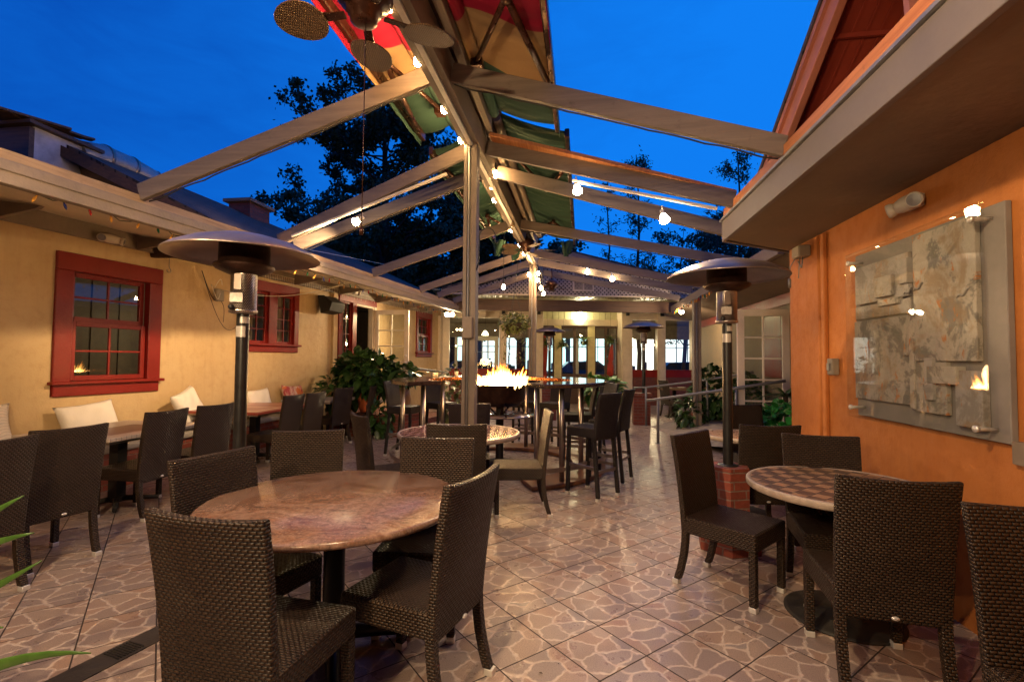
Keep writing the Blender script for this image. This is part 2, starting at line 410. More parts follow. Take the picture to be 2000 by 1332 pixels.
def awning_mat(print_):
    t = NT('printed_awning_canvas' if print_ else 'green_awning_canvas'); p = t.n('ShaderNodeNewGeometry').outputs['Position']; x, y, z = t.sep(p)
    green = t.mix(t.noise(p, 3.0, 4.0), (.020,.052,.040), (.038,.082,.060))
    c = green
    if print_:
        b1 = t.math('ADD', y, t.math('MULTIPLY', t.math('SINE', t.math('MULTIPLY', x, 5.5)), .12))
        c = t.mix(t.rng(b1, 3.74, 3.75), t.mix(t.noise(p, 3.0, 4.0), (.30,.18,.085), (.36,.225,.11)), green)
        b2 = t.math('ADD', t.math('SUBTRACT', y, t.math('MULTIPLY', x, -.22)), t.math('MULTIPLY', t.math('SINE', t.math('MULTIPLY', x, 6.5)), .10))
        c = t.mix(t.rng(b2, 2.98, 2.99, 1.0, 0.0), c, (.27,.006,.03))
    t.set(color=c, rough=.9, spec=.2); t.bump(t.noise(p, 220.0, 2.0), .001, .4)
    return t.m
MAT['awning_print'] = awning_mat(True); MAT['awning_green'] = awning_mat(False)
def shingle():
    t = NT('dark_roof_shingles'); p = t.tc('Object')
    nd = t.n('ShaderNodeTexBrick'); t.put(nd.inputs['Vector'], t.map(p, rot=(0, 0, R(90)))); nd.inputs['Scale'].default_value = 1.0
    nd.inputs['Color1'].default_value = (.055,.035,.032,1); nd.inputs['Color2'].default_value = (.085,.058,.05,1); nd.inputs['Mortar'].default_value = (.015,.01,.01,1)
    nd.inputs['Mortar Size'].default_value = .012; nd.inputs['Brick Width'].default_value = .3; nd.inputs['Row Height'].default_value = .13
    t.set(color=nd.outputs['Color'], rough=.85); t.bump(t.math('MULTIPLY', nd.outputs['Fac'], -1.0), .015, 1.0); return t.m
MAT['shingle'] = shingle()
def glass(name, tint=(1,1,1), rough=0.0):
    t = NT(name); t.t.nodes.remove(t.b)
    tr = t.n('ShaderNodeBsdfTransparent'); tr.inputs[0].default_value = (*tint, 1)
    gl = t.n('ShaderNodeBsdfGlossy'); gl.inputs['Roughness'].default_value = rough
    lw = t.n('ShaderNodeLayerWeight'); lw.inputs['Blend'].default_value = .5
    fz = t.math('MULTIPLY_ADD', t.math('POWER', lw.outputs['Facing'], 5.0), .75, .045)
    mx = t.n('ShaderNodeMixShader'); t.put(mx.inputs[0], fz); t.put(mx.inputs[1], tr.outputs[0]); t.put(mx.inputs[2], gl.outputs[0])
    t.put(t.out.inputs[0], mx.outputs[0]); return t.m
MAT['glass'] = glass('window_glass', (.9,.93,.9)); MAT['art_glass'] = glass('clear_sheet_glass', (.965,.975,.965))
MAT['bulb'] = emit('warm_bulb_glow', (1.0,.60,.24), 330.0)
MAT['bulb_far'] = emit('warm_bulb_glow_small', (1.0,.62,.28), 150.0)
MAT['flood'] = emit('flood_lamp_glow', (1.0,.74,.42), 90.0)
MAT['pendant_glow'] = emit('pendant_shade_glow', (1.0,.80,.5), 12.0)
MAT['dim_bulb'] = plain('unlit_bulb_glass', (.5,.35,.18), .15)
for k, c in dict(amber=(.55,.25,.04), green=(.01,.11,.05), blue=(.02,.03,.18), red=(.30,.012,.012)).items():
    MAT['xmas_'+k] = plain('small_%s_bulb' % k, c, .15)
def fire_mat():
    t = NT('flame_glow'); z = t.sep(t.tc('Object'))[2]
    lp = t.rng(z, .02, .34); n = t.noise(t.map(t.tc('Object'), sc=(9, 9, 2.2)), 1.0, 4.0, .6, .5)
    f = t.math('ADD', lp, t.math('MULTIPLY', t.math('SUBTRACT', n, .5), .35))
    c = t.ramp(f, [(.0, (1.0,.60,.20)), (.40, (1.0,.44,.08)), (.75, (1.0,.22,.02))])
    t.t.nodes.remove(t.b)
    em = t.n('ShaderNodeEmission'); t.put(em.inputs[0], c); t.put(em.inputs[1], t.rng(f, .15, .95, 5.0, .04))
    tr = t.n('ShaderNodeBsdfTransparent'); mx = t.n('ShaderNodeAddShader')
    t.put(mx.inputs[0], tr.outputs[0]); t.put(mx.inputs[1], em.outputs[0]); t.put(t.out.inputs[0], mx.outputs[0])
    return t.m
MAT['fire'] = fire_mat()
# ------------------------------------------------------------------ ground
mb = MB(); mb.add([(-8, -3, 0), (9, -3, 0), (9, 19, 0), (-8, 19, 0)], [(0, 1, 2, 3)])
tag(mb.build('floor', MAT['floor']), 'glossy tiled patio floor printed with cracked stone, laid diagonally', 'floor', kind='structure')
mb = MB(); mb.add([(-400, -300, -.03), (400, -300, -.03), (400, 500, -.03), (-400, 500, -.03)], [(0, 1, 2, 3)])
tag(mb.build('ground', plain('dark_earth', (.04,.035,.03), .9)), 'dark ground around the restaurant', 'ground', kind='structure')
mb = MB(); mb.add([(-60, 20.5, -.012), (60, 33.5, -.012), (57, 46, -.012), (-63, 33, -.012)], [(0, 1, 2, 3)])
tag(mb.build('street', plain('asphalt', (.055,.055,.058), .55)), 'asphalt street beyond the dining porch windows', 'street', kind='structure')

# drain channel with grate, near the bottom left of the view
d0, d1 = Vector((-2.315, 1.93, 0)), Vector((-2.10, 2.9, 0)); dd = (d1-d0).normalized()
dn = thing('drain_channel', 'dark floor drain strip with a slotted grate beside the front granite table', 'drain', tuple(d0 - dd*1.6))
m = MB(); m.beam(d0-dd*1.6+Vector((0,0,.002)), d1+dd*.1+Vector((0,0,.002)), .15, .006); m.build('channel_cover', plain('dark_drain_slab', (.035,.028,.024), .5, bump=.002), dn)
m = MB()
for k in range(9):
    c = d0 + dd*(.19+.014*k) + Vector((0, 0, .006)); sd = Vector((dd.y, -dd.x, 0))
    m.beam(c-sd*.055, c+sd*.055, .006, .006)
m.build('grate', MAT['black'], dn)

# ------------------------------------------------------------------ yellow building (left)
LB = thing('yellow_building', 'yellow stucco building with red framed windows and a long timber eave', 'building', (-6.206, 0, 0), R(-6.504))
WZ = 3.02
SECS = [(-3.0, 4.50), (5.71, 7.06), (8.38, 9.62), (11.12, 13.30), (14.36, 15.10)]
OPEN = [(4.50, 5.71, 1.02, 2.62), (7.06, 8.38, 1.56, 2.76), (9.62, 11.12, .30, 2.84), (13.30, 14.36, 1.52, 2.84)]
w = MB()
for a, b in SECS: w.box(-.2, 0, a, b, 0, WZ)
for a, b, z0, z1 in OPEN: w.box(-.2, 0, a, b, 0, z0); w.box(-.2, 0, a, b, z1, WZ)
w.box(-.2, -.0, 15.10, 15.3, 0, WZ)
w.build('wall', MAT['yellow'], LB)
m = MB(); m.box(.0, .055, 9.40, 9.54, 0, 2.83); m.build('corner_trim', MAT['yellow'], LB)
m = MB(); m.box(.0, .09, 14.86, 15.10, 0, 2.83); m.build('corner_post', MAT['cream'], LB)
L = bpy.data.lights.new('added_room_fill', 'POINT'); L.energy = 26; L.color = (1.0, .82, .55); L.shadow_soft_size = .2; o = bpy.data.objects.new('added_room_fill', L); COL.objects.link(o); o.location = (-6.9, 8.6, 2.2)  # fill added indoors to show curtains and boards, without a fixture
# dark rooms behind the openings
m = MB()
m.box(-3.4, -3.35, 3.2, 15.0, .0, 3.0); m.box(-3.4, -.21, 3.15, 3.2, 0, 3.0); m.box(-3.4, -.21, 15.0, 15.05, 0, 3.0); m.box(-3.4, -.21, 3.15, 15.05, 3.03, 3.06); m.box(-3.4, -.21, 3.15, 15.05, .27, .29)
for k in range(24): m.box(-3.35, -3.33, 3.3+k*.48, 3.3+k*.48+.05, .3, 3.0)
m.build('interior_room', plain('brown_interior_wall', (.17,.115,.065), .6), LB)
def curtain(a, b, z0, z1, x, matn='cream'):
    c = MB(); n = 40
    c.grid(lambda u, v: (x + .018*math.sin(u*9*PI), a+(b-a)*u, z0+(z1-z0)*v), n, 1); c.build('curtain', MAT[matn], LB)
curtain(7.25, 7.55, 1.5, 2.75, -.24); curtain(7.95, 8.3, 1.5, 2.75, -.26); curtain(9.7, 9.95, 1.0, 2.8, -.24)

def casing(a, b, z0, z1, wd=.13, top=.15, bot=.10, sill=True, parent=LB):
    f = MB(); e = .002
    f.box(-.06, .035, a, a+wd, z0+bot, z1-top); f.box(-.06, .035, b-wd, b, z0+bot, z1-top)
    f.box(-.06, .038, a, b, z1-top, z1); f.box(-.06, .033, a+.01, b-.01, z0, z0+bot)
    wn = f.build('window', MAT['red'], parent, bevel=.006)
    if sill:
        s = MB(); s.box(-.05, .085, a-.03, b+.03, z0+bot, z0+bot+.035); s.build('sill', MAT['red'], wn, bevel=.006)
    return wn
def sash(wn, a, b, z0, z1, nc, nr, x, st=.055, mt=.022, matn='red', gl='glass'):
    f = MB()
    f.box(x-.02, x+.02, a, a+st, z0, z1); f.box(x-.02, x+.02, b-st, b, z0, z1)
    f.box(x-.02, x+.02, a+st, b-st, z0, z0+st); f.box(x-.02, x+.02, a+st, b-st, z1-st, z1)
    ia, ib, iz0, iz1 = a+st, b-st, z0+st, z1-st
    for k in range(1, nc): c = ia+(ib-ia)*k/nc; f.box(x-.012, x+.014, c-mt/2, c+mt/2, iz0, iz1)
    for k in range(1, nr):
        c = iz0+(iz1-iz0)*k/nr
        for q in range(nc): f.box(x-.013, x+.012, ia+(ib-ia)*q/nc+(mt/2 if q else 0), ia+(ib-ia)*(q+1)/nc-(mt/2 if q < nc-1 else 0), c-mt/2, c+mt/2)
    s = f.build('sash', MAT[matn], wn, bevel=.003)
    g = MB(); g.box(x-.004, x+.001, ia-.01, ib+.01, iz0-.01, iz1+.01); g.build('pane', MAT[gl], wn)
# near window: double hung, lower sash proud of the upper one
w1 = casing(4.50, 5.71, 1.02, 2.62, .17, .20, .13)
sash(w1, 4.68, 5.53, 1.86, 2.42, 2, 2, -.075); sash(w1, 4.68, 5.53, 1.19, 1.86, 2, 2, -.03)
# pair of casements
w2 = casing(7.06, 8.38, 1.56, 2.76, .12, .17, .11)
m = MB(); m.box(-.05, .034, 7.63, 7.82, 1.70, 2.59); m.build('mullion', MAT['red'], w2)
sash(w2, 7.18, 7.63, 1.70, 2.59, 2, 4, -.03, .05, .018); sash(w2, 7.82, 8.26, 1.70, 2.59, 2, 4, -.03, .05, .018)
# tall side window next to the open doorway
w3 = MB(); w3.box(-.06, .035, 9.62, 9.76, .30, 2.69); w3.box(-.06, .035, 10.12, 10.28, .30, 2.69); w3.box(-.06, .038, 9.62, 11.12, 2.69, 2.84); w3.box(-.06, .033, 9.76, 10.12, .30, 1.30)
w3 = w3.build('window', MAT['red'], LB, bevel=.005); sash(w3, 9.76, 10.12, 1.30, 2.69, 2, 4, -.03, .04, .018)
m = MB(); m.box(-.08, .03, 10.95, 11.0, .30, 2.64); m.box(-.08, .03, 10.28, 11.0, 2.64, 2.69); m.box(-.09, .04, 11.0, 11.12, .30, 2.69)
m.build('door_frame', MAT['cream'], LB, bevel=.004)
# far window
w4 = casing(13.30, 14.36, 1.52, 2.84, .13, .17, .10)
sash(w4, 13.44, 14.22, 2.16, 2.67, 2, 2, -.07, .05); sash(w4, 13.44, 14.22, 1.65, 2.16, 2, 2, -.03, .05)
# open french door leaf, hinged at the doorway and standing out from the wall
def french_door(name_parent, hinge, direc, wd, z0, z1, nc, nr, handle_side=1):
    d = Vector(direc).normalized(); h = Vector(hinge); n = Vector((-d.y, d.x, 0))
    def P(u, v, z): return h + d*u + n*v + Vector((0, 0, z))
    f = MB(); st = .11; t = .02
    def bx(u0, u1, za, zb, tt=t):
        p = [P(u, v, z) for z in (za, zb) for u, v in ((u0, -tt), (u1, -tt), (u1, tt), (u0, tt))]
        f.add(p, [(0,3,2,1),(4,5,6,7),(0,1,5,4),(1,2,6,5),(2,3,7,6),(3,0,4,7)])
    bx(0, st, z0, z1); bx(wd-st, wd, z0, z1); bx(st, wd-st, z0, z0+.22); bx(st, wd-st, z1-st, z1)
    for k in range(1, nc): c = st+(wd-2*st)*k/nc; bx(c-.013, c+.013, z0+.22, z1-st, .015)
    for k in range(1, nr):
        c = z0+.22+(z1-st-z0-.22)*k/nr
        for q in range(nc):
            u0 = st+(wd-2*st)*q/nc+(.013 if q else 0); u1 = st+(wd-2*st)*(q+1)/nc-(.013 if q < nc-1 else 0); bx(u0, u1, c-.013, c+.013, .014)
    dr = f.build('french_door', MAT['white_door'], name_parent, bevel=.003)
    g = MB(); p = [P(u, v, z) for z in (z0+.21, z1-st+.01) for u, v in ((st-.01, -.003), (wd-st+.01, -.003), (wd-st+.01, .003), (st-.01, .003))]
    g.add(p, [(0,3,2,1),(4,5,6,7),(0,1,5,4),(1,2,6,5),(2,3,7,6),(3,0,4,7)]); g.build('pane', MAT['glass'], dr)
    for zz in (z0+.95, z0+1.12):
        k = MB()
        M = Matrix.Translation(P(wd-.055, -.02, zz)) @ Matrix(((d.x, 0, -n.x, 0), (d.y, 0, -n.y, 0), (0, 1, 0, 0), (0, 0, 0, 1)))
        k.lathe([(0, .055), (.018, .052), (.026, .038), (.018, .022), (.012, .014), (.03, .010), (.03, 0)], 12, M=M); k.build('handle', MAT['chrome'], dr)
    return dr
french_door(LB, (.02, 11.06, 0), (.995, .10, 0), .86, .42, 2.62, 2, 5)
# ledger, soffit, eave beam, timber strip (world coordinates mapped into the building's frame)
LBI = (Matrix.Translation((-6.206, 0, 0)) @ rotz_m(R(-6.504))).inverted()
def W2L(mb): mb.v = [LBI @ p for p in mb.v]; return mb
def wx(Y): return -5.75+.114*(Y-4)
def ex(Y): return -3.70+.04*Y
Y0, Y1 = -2.5, 14.2
m = MB(); m.beam((wx(Y0)+.03, Y0, 2.90), (wx(Y1)+.03, Y1, 2.92), .06, .19); W2L(m).build('ledger_board', MAT['beam'], LB, bevel=.004)
m = MB(); m.poly([(wx(Y0)+.06, Y0, 2.995), (ex(Y0)-.04, Y0, 2.62), (ex(Y1)-.04, Y1, 2.87), (wx(Y1)+.06, Y1, 2.995)], (0, 0, .03)); W2L(m).build('soffit', MAT['soffit'], LB)
def ez(Y): return 2.72+.016*Y
m = MB(); m.beam((ex(Y0), Y0, ez(Y0)-.145), (ex(Y1), Y1, ez(Y1)-.145), .07, .15)
m.beam((ex(Y0)+.012, Y0, ez(Y0)-.105), (ex(Y1)+.012, Y1, ez(Y1)-.105), .07, .07); W2L(m).build('eave_beam', MAT['beam'], LB, bevel=.004)
m = MB(); m.beam((ex(Y0)-.03, Y0, ez(Y0)-.03), (ex(Y1)-.03, Y1, ez(Y1)-.03), .05, .075); W2L(m).build('timber_edge', MAT['raw_wood'], LB)
for yb in (2.6, 3.9, 5.3, 6.3, 8.15, 9.5, 11.0, 12.4, 13.4):
    m = MB(); x = wx(yb)+.062; m.poly([(x, yb-.022, 2.80), (x, yb-.022, 2.985), (x+.56, yb-.022, 2.905), (x+.52, yb-.022, 2.88)], (0, .045, 0)); W2L(m).build('eave_bracket', MAT['beam'], LB, bevel=.003)
# shingle roof above the eave, with its near gable end
rx0, rx1 = -3.95, -6.75
m = MB(); m.poly([(rx0, 5.6, 2.80), (rx0+.35, 14.5, 2.95), (rx1+.2, 14.5, 4.30), (rx1, 4.9, 4.24)], (0, 0, .06)); m.poly([(rx1, 4.9, 4.24), (rx1+.2, 14.5, 4.30), (-10, 14.5, 2.9), (-10, 4.9, 2.9)], (0, 0, .07)); W2L(m).build('roof', MAT['shingle'], LB)
m = MB(); m.poly([(rx0-.1, 5.7, 2.76), (rx1, 5.05, 4.14), (-9.5, 5.05, 2.76)], (0, .05, 0)); W2L(m).build('roof_gable', MAT['dark_wood'], LB)
m = MB(); m.beam((rx0, 5.55, 2.78), (rx1, 4.86, 4.19), .05, .12); W2L(m).build('roof_edge_board', MAT['dark_wood'], LB)
m = MB(); m.poly([(-3.87, -2.5, 2.68), (-3.62, 5.9, 2.79), (-8.5, 5.9, 3.8), (-8.5, -2.5, 3.8)], (0, 0, .03)); W2L(m).build('flat_roof', MAT['shingle'], LB)
m = MB(); m.beam((-3.95, 6.0, 2.985), (-5.0, 13, 4.02), .008, .008); W2L(m).build('roof_wire', MAT['white_cable'], LB)
c = thing('chimney', 'small capped brick chimney on the dark shingle roof', 'chimney', (-6.7, 8.85, 4.1))
m = MB(); m.box(-6.93, -6.47, 8.55, 9.15, 4.0, 4.52); m.build('stack', MAT['brick_dark'], c)
m = MB(); m.box(-7.0, -6.40, 8.47, 9.23, 4.52, 4.58); m.box(-6.90, -6.5, 8.6, 9.1, 4.44, 4.519); m.build('cap', plain('chimney_cap', (.2,.13,.09), .7), c)
c = thing('rooftop_vent_box', 'boxy plywood roof vent with a pale side panel, on the left roof', 'roof vent', (-6.6, 4.6, 3.0))
m = MB(); m.box(-7.6, -6.3, 4.66, 5.30, 3.0, 4.12); m.build('housing', plain('pale_painted_panel', (.42,.40,.42), .7, grain=.1), c)
m = MB(); m.box(-7.65, -6.29, 4.60, 4.655, 3.0, 4.10); m.build('front_panel', MAT['dark_wood'], c)
m = MB(); m.box(-7.7, -6.22, 4.55, 5.42, 4.121, 4.16)
rr = random.Random(5)
for k in range(13):
    y = 4.5+rr.random()*.85; x = -6.9+rr.random()*.6; a = rr.uniform(-.5, .5); l = rr.uniform(.25, .6)
    m.beam((x, y-l/2, 4.19+rr.random()*.03), (x+a*l, y+l/2, 4.18+rr.random()*.09), rr.uniform(.1, .2), .025)
m.build('broken_shingles', MAT['dark_wood'], c)
c = thing('ventilation_duct', 'round bluish metal duct curving along the left roof ridge', 'duct', (-6.55, 5.6, 4.05))
m = MB(); pts = [(-6.42, 5.20, 4.05), (-6.45, 5.6, 4.16), (-6.47, 6.0, 4.17), (-6.46, 6.35, 4.12), (-6.42, 6.55, 4.02), (-6.40, 6.68, 3.85)]
m.tube(pts, .17, 20); m.build('tube', MAT['galv'], c)
for k in (1, 2, 3):
    m = MB(); p = Vector(pts[k]); q = Vector(pts[k+1]); dd_ = (q-p).normalized(); m.tube([p-dd_*.02, p+dd_*.02], .18, 20); m.build('seam_ring', MAT['alu'], c)

# ------------------------------------------------------------------ orange building (right)
RB = thing('orange_building', 'orange stucco building with a deep flat eave and a red boarded gable', 'building', (2.12, 5.3, 0))
m = MB(); m.box(2.12, 2.32, -2.5, 5.34, 0, 2.62); m.box(2.32, 3.5, 5.14, 5.34, 0, 2.62); m.build('wall', MAT['orange'], RB)
m = MB(); m.box(2.085, 2.119, 4.56, 4.62, 0, 2.60); m.box(2.09, 2.119, -2.5, 2.70, .0, .12); m.box(2.09, 2.119, 2.45, 2.62, .12, 2.6); m.build('wall_batten', MAT['orange'], RB, bevel=.006)
m = MB(); m.tube([(2.10, 4.66, .02), (2.10, 4.66, 2.6)], .022, 10); m.build('conduit', MAT['orange'], RB)
m = MB(); m.poly([(1.36, -2.5, 2.62), (2.118, -2.5, 2.62), (2.118, 5.36, 2.62), (1.36, 4.80, 2.62)], (0, 0, .05))
m.poly([(2.12, 5.345, 2.63), (2.12, 5.36, 2.63), (3.5, 6.0, 2.63), (3.5, 5.345, 2.63)], (0, 0, .05)); m.build('soffit', MAT['tan_soffit'], RB)
m = MB(); m.box(1.32, 1.358, -2.5, 4.82, 2.61, 2.80); m.beam((1.33, 4.835, 2.705), (2.16, 5.43, 2.705), .035, .19); m.build('fascia', plain('mauve_grey_fascia', (.14,.118,.12), .6, var=.1, scale=3, grain=.1), RB, bevel=.003)
m = MB(); m.box(1.30, 1.37, -2.5, 4.86, 2.803, 2.822); m.build('drip_edge', MAT['galv'], RB)
m = MB(); m.box(1.325, 1.42, -2.5, 4.80, 2.823, 2.915); m.beam((1.40, 4.80, 2.85), (2.2, 5.40, 2.85), .06, .05); m.build('timber_edge', MAT['copper_wood'], RB)
m = MB(); m.poly([(1.42, -2.5, 2.81), (3.6, -2.5, 2.81), (3.6, 6.2, 2.81), (2.2, 5.40, 2.81), (1.42, 4.80, 2.81)], (0, 0, .03)); m.build('flat_roof', MAT['tan_soffit'], RB)
m = MB(); m.box(-9, 6, -3.2, -3.0, 0, 6.2); m.build('added_rear_wall', plain('tan_added_wall', (.30,.21,.13), .7), RB)  # unseen wall added behind the camera; blocks sky and warms glass reflections
# gable: raking board, boarded underside, orange wall set back
def rk(y): return 2.989+(4.43-y)*.615
m = MB(); m.beam((1.55, 4.58, rk(4.58)-.075), (1.55, -.5, rk(-.5)-.075), .05, .15, up=(0, .5, 1)); m.build('rake_board', MAT['rake'], RB, bevel=.004)
m = MB(); m.beam((1.515, 4.62, rk(4.62)+.0), (1.515, -.5, rk(-.5)+.0), .03, .045, up=(0, .5, 1)); m.build('rake_moulding', MAT['rake'], RB)
m = MB(); m.poly([(1.578, 4.58, rk(4.58)-.05), (2.04, 4.58, rk(4.58)-.05), (2.04, -.5, rk(-.5)-.05), (1.578, -.5, rk(-.5)-.05)], (0, 0, .02)); 
m.build('boarded_underside', MAT['red_board'], RB)
for k in range(5):
    b = MB(); x = 1.64+k*.085; b.beam((x, 4.55, rk(4.55)-.055), (x, -.4, rk(-.4)-.055), .012, .006); b.build('board_batten', MAT['red_board'], RB)
m = MB(); m.beam((1.58, 3.35, rk(3.35)-.065), (2.03, 3.35, rk(3.35)-.065), .02, .03); m.build('board_seam', MAT['red_board'], RB)
m = MB(); m.poly([(2.03, 4.55, 2.845), (2.03, 4.55, rk(4.55)-.06), (2.03, -.5, rk(-.5)-.06), (2.03, -.5, 2.845)], (.1, 0, 0)); m.build('gable_wall', MAT['orange'], RB)
m = MB(); m.beam((1.62, 2.58, 2.86), (1.62, 2.68, rk(2.68)-.1), .04, .04); m.build('gable_brace', MAT['rake'], RB)
m = MB(); m.poly([(1.49, 4.62, rk(4.62)+.03), (4.2, 4.62, rk(4.62)+.03), (4.2, -.5, rk(-.5)+.03), (1.49, -.5, rk(-.5)+.03)], (0, .02, .035)); m.build('roof', MAT['shingle'], RB)
# the lower wing behind the corner: wall, doorway, sloping porch ceiling
m = MB()
m.box(3.30, 3.45, 5.34, 7.35, 0, 2.60); m.box(3.30, 3.45, 8.30, 14.6, 0, 2.60); m.box(3.30, 3.45, 7.35, 8.30, 2.36, 2.60)
m.build('wing_wall', plain('dim_tan_wall', (.22,.165,.105), .7, var=.15), RB)
m = MB(); m.box(3.27, 3.299, 5.36, 14.5, 2.40, 2.58); m.build('wing_frieze', MAT['red'], RB)
m = MB(); m.poly([(2.32, 5.9, 2.80), (3.30, 5.9, 2.585), (3.30, 14.4, 2.585), (2.40, 14.4, 2.80)], (0, 0, .03)); m.poly([(1.98, 5.05, 2.80), (3.3, 5.36, 2.585), (3.30, 5.9, 2.585), (2.32, 5.9, 2.80)], (0, 0, .03)); m.build('porch_ceiling', MAT['tan_soffit'], RB)
m = MB(); m.box(4.6, 4.65, 5.4, 14.5, 0, 3); m.box(3.45, 4.6, 5.4, 5.45, 0, 3); m.box(3.46, 4.6, 14.5, 14.55, 0, 3); m.box(3.46, 4.6, 5.4, 14.5, 2.9, 2.95); m.build('interior_room', plain('warm_interior', (.30,.20,.10), .7), RB)
m = MB(); m.box(3.24, 3.298, 8.55, 9.35, 1.2, 2.25); m.build('wing_window', MAT['red'], RB)
french_door(RB, (3.28, 8.32, 0), (-1, -.03, 0), .80, .27, 2.31, 2, 5)
m = MB(); m.box(2.5, 3.299, 7.2, 11.2, 0, .25); m.poly([(2.5, 7.2, .25), (2.5, 11.2, .25), (1.5, 11.2, .004), (1.9, 8.9, .004)], (0, 0, -.003)); m.build('ramp', plain('concrete', (.25,.21,.18), .8, bump=.003), RB)

# ------------------------------------------------------------------ dining porch at the far end
FA = R(12.3); FP = thing('dining_porch', 'glazed dining porch with cream posts and a latticed gable across the patio end', 'building', (-4.5, 15.0, 0), FA)
CO = [(0, .28), (1.88, 2.12), (3.0, 3.30), (5.9, 6.25), (7.10, 7.37), (8.26, 8.46)]
for a, b in CO:
    m = MB(); m.box(a, b, -.06, .16, 0, 3.25); m.box(a+.05, b-.05, -.075, -.061, .3, 2.95); m.build('post', MAT['cream'], FP, bevel=.006)
    m = MB(); m.box((a+b)/2-.05, (a+b)/2+.05, -.16, -.078, 2.93, 3.12); m.build('porch_lantern', MAT['matte_black'], FP)
for a, b in ((.28, 1.88), (2.12, 3.0), (6.25, 7.10), (7.37, 8.26)):
    m = MB()
    for k in range(4): m.box(a, b, .0+.006*(k % 2), .06, 2.86+k*.10, 2.955+k*.10)
    m.box(a, b, -.02, .08, 2.80, 2.858); m.build('siding', MAT['cream'], FP)
    m = MB(); m.box(a, b, -.01, .06, .92, 1.13); m.box(a-.0, b, -.035, .09, 1.13, 1.165); m.build('red_panel', MAT['red'], FP, bevel=.004)
    m = MB(); m.box(a, b, .0, .12, 0, .92); m.build('brick_base', MAT['brick_dark'], FP)
    m = MB(); m.box(a, b, .03, .036, 1.165, 2.80); m.build('window_pane', MAT['glass'], FP)
# recessed entry bay
m = MB()
for (a, b) in ((3.74, 3.98), (4.88, 5.12)): m.box(a, b, .42, .58, 0, 2.62)
m.build('entry_post', MAT['cream_yellow'], FP, bevel=.005)
m = MB(); m.box(3.30, 5.9, .40, .60, 2.62, 2.83); m.build('entry_header', MAT['cream'], FP, bevel=.005)
m = MB()
for k in range(13): m.box(3.301+k*.2, 3.49+k*.2, .5+.004*(k % 2), .53, 2.831, 3.255)
m.build('entry_transom', plain('greenish_transom_boards', (.44,.42,.25), .55, var=.12), FP)
for a in (3.2, 5.901): m = MB(); m.box(a, a+.099, .17, .60, 0, 3.255); m.build('entry_side_wall', MAT['cream'], FP)
for a, b in ((3.30, 3.74), (3.98, 4.43), (4.43, 4.88), (5.12, 5.50), (5.50, 5.90)):
    m = MB(); m.box(a, a+.045, 0.46, 0.50, .0, 2.6); m.box(b-.045, b, 0.46, 0.50, 0, 2.6); m.box(a+.045, b-.045, 0.46, 0.50, .0, 1.0); m.box(a+.045, b-.045, 0.46, 0.50, 2.54, 2.6)
    dr = m.build('entry_door', MAT['dark_wood'], FP); g = MB(); g.box(a+.04, b-.04, 0.478, 0.483, 1.0, 2.54); g.build('pane', MAT['glass'], dr)
# boarded porch ceiling, in front and behind the glazing
m = MB()
for k in range(46): m.box(.0+k*.2, .0+k*.2+.19, -2.95, .39, 3.26+.004*(k % 2), 3.29)
m.build('porch_ceiling', plain('greenish_ceiling_boards', (.40,.37,.21), .55, var=.12), FP)
m = MB(); m.box(-7, 15, .61, 5.2, 3.0, 3.05); m.box(-7, 15, 5.2, 5.26, 2.40, 3.05); m.box(-7, 3.19, .17, .609, 3.0, 3.05); m.box(6.01, 15, .17, .609, 3.0, 3.05); m.build('dining_ceiling', plain('dim_dining_ceiling', (.16,.12,.075), .7), FP)
for k in range(6):
    m = MB(); m.box(.2+k*1.75, .32+k*1.75, 5.2, 5.32, 0, 2.40); m.build('rear_post', MAT['cream'], FP)
# door leaf with panes behind the left glazing
m = MB()
a, b, z0, z1 = 1.02, 1.86, .1, 2.22
m.box(a, a+.12, .3, .34, z0, z1); m.box(b-.12, b, .3, .34, z0, z1); m.box(a+.12, b-.12, .3, .34, z1-.14, z1); m.box(a+.12, b-.12, .3, .34, z0, z0+.5)
for k in (1, 2): m.box(a+.12+.6*k/3-.012, a+.12+.6*k/3+.012, .305, .335, z0+.5, z1-.14)
for k in (1, 2, 3): m.box(a+.12, b-.12, .307, .333, z0+.5+.369*k-.012, z0+.5+.369*k+.012)
m.build('inner_door', MAT['white_door'], FP)
# eave in front: brown beam, corrugated edge, latticed gable. local y = -3
m = MB(); m.box(.3, 8.6, -3.06, -2.96, 2.74, 3.04); m.build('eave_beam', MAT['dark_wood'], FP, bevel=.006)
m = MB(); pts = []
n = 240
m.grid(lambda u, v: (.25+8.4*u, -3.25+.75*v, 3.095+.06*v+.018*math.sin(u*2*PI*52)), n, 2); m.build('corrugated_edge', MAT['bronze'], FP)
m = MB(); m.box(.2, 8.7, -3.20, -3.14, 3.13, 3.165); m.build('gutter_strip', MAT['cream'], FP)
GX0, GX1, GXA, GZ0, GZA = .55, 7.95, 3.62, 3.17, 4.12
def tri_clip(c, s):  # line x*s - z = c inside the gable
    out = []
    E_ = [((GX0, GZ0), (GX1, GZ0)), ((GX0, GZ0), (GXA, GZA)), ((GXA, GZA), (GX1, GZ0))]
    for (x0, z0_), (x1, z1_) in E_:
        a0 = x0*s-z0_-c; a1 = x1*s-z1_-c
        if a0*a1 < 0: t_ = a0/(a0-a1); out.append((x0+(x1-x0)*t_, z0_+(z1_-z0_)*t_))
    return out
m = MB(); step = .105
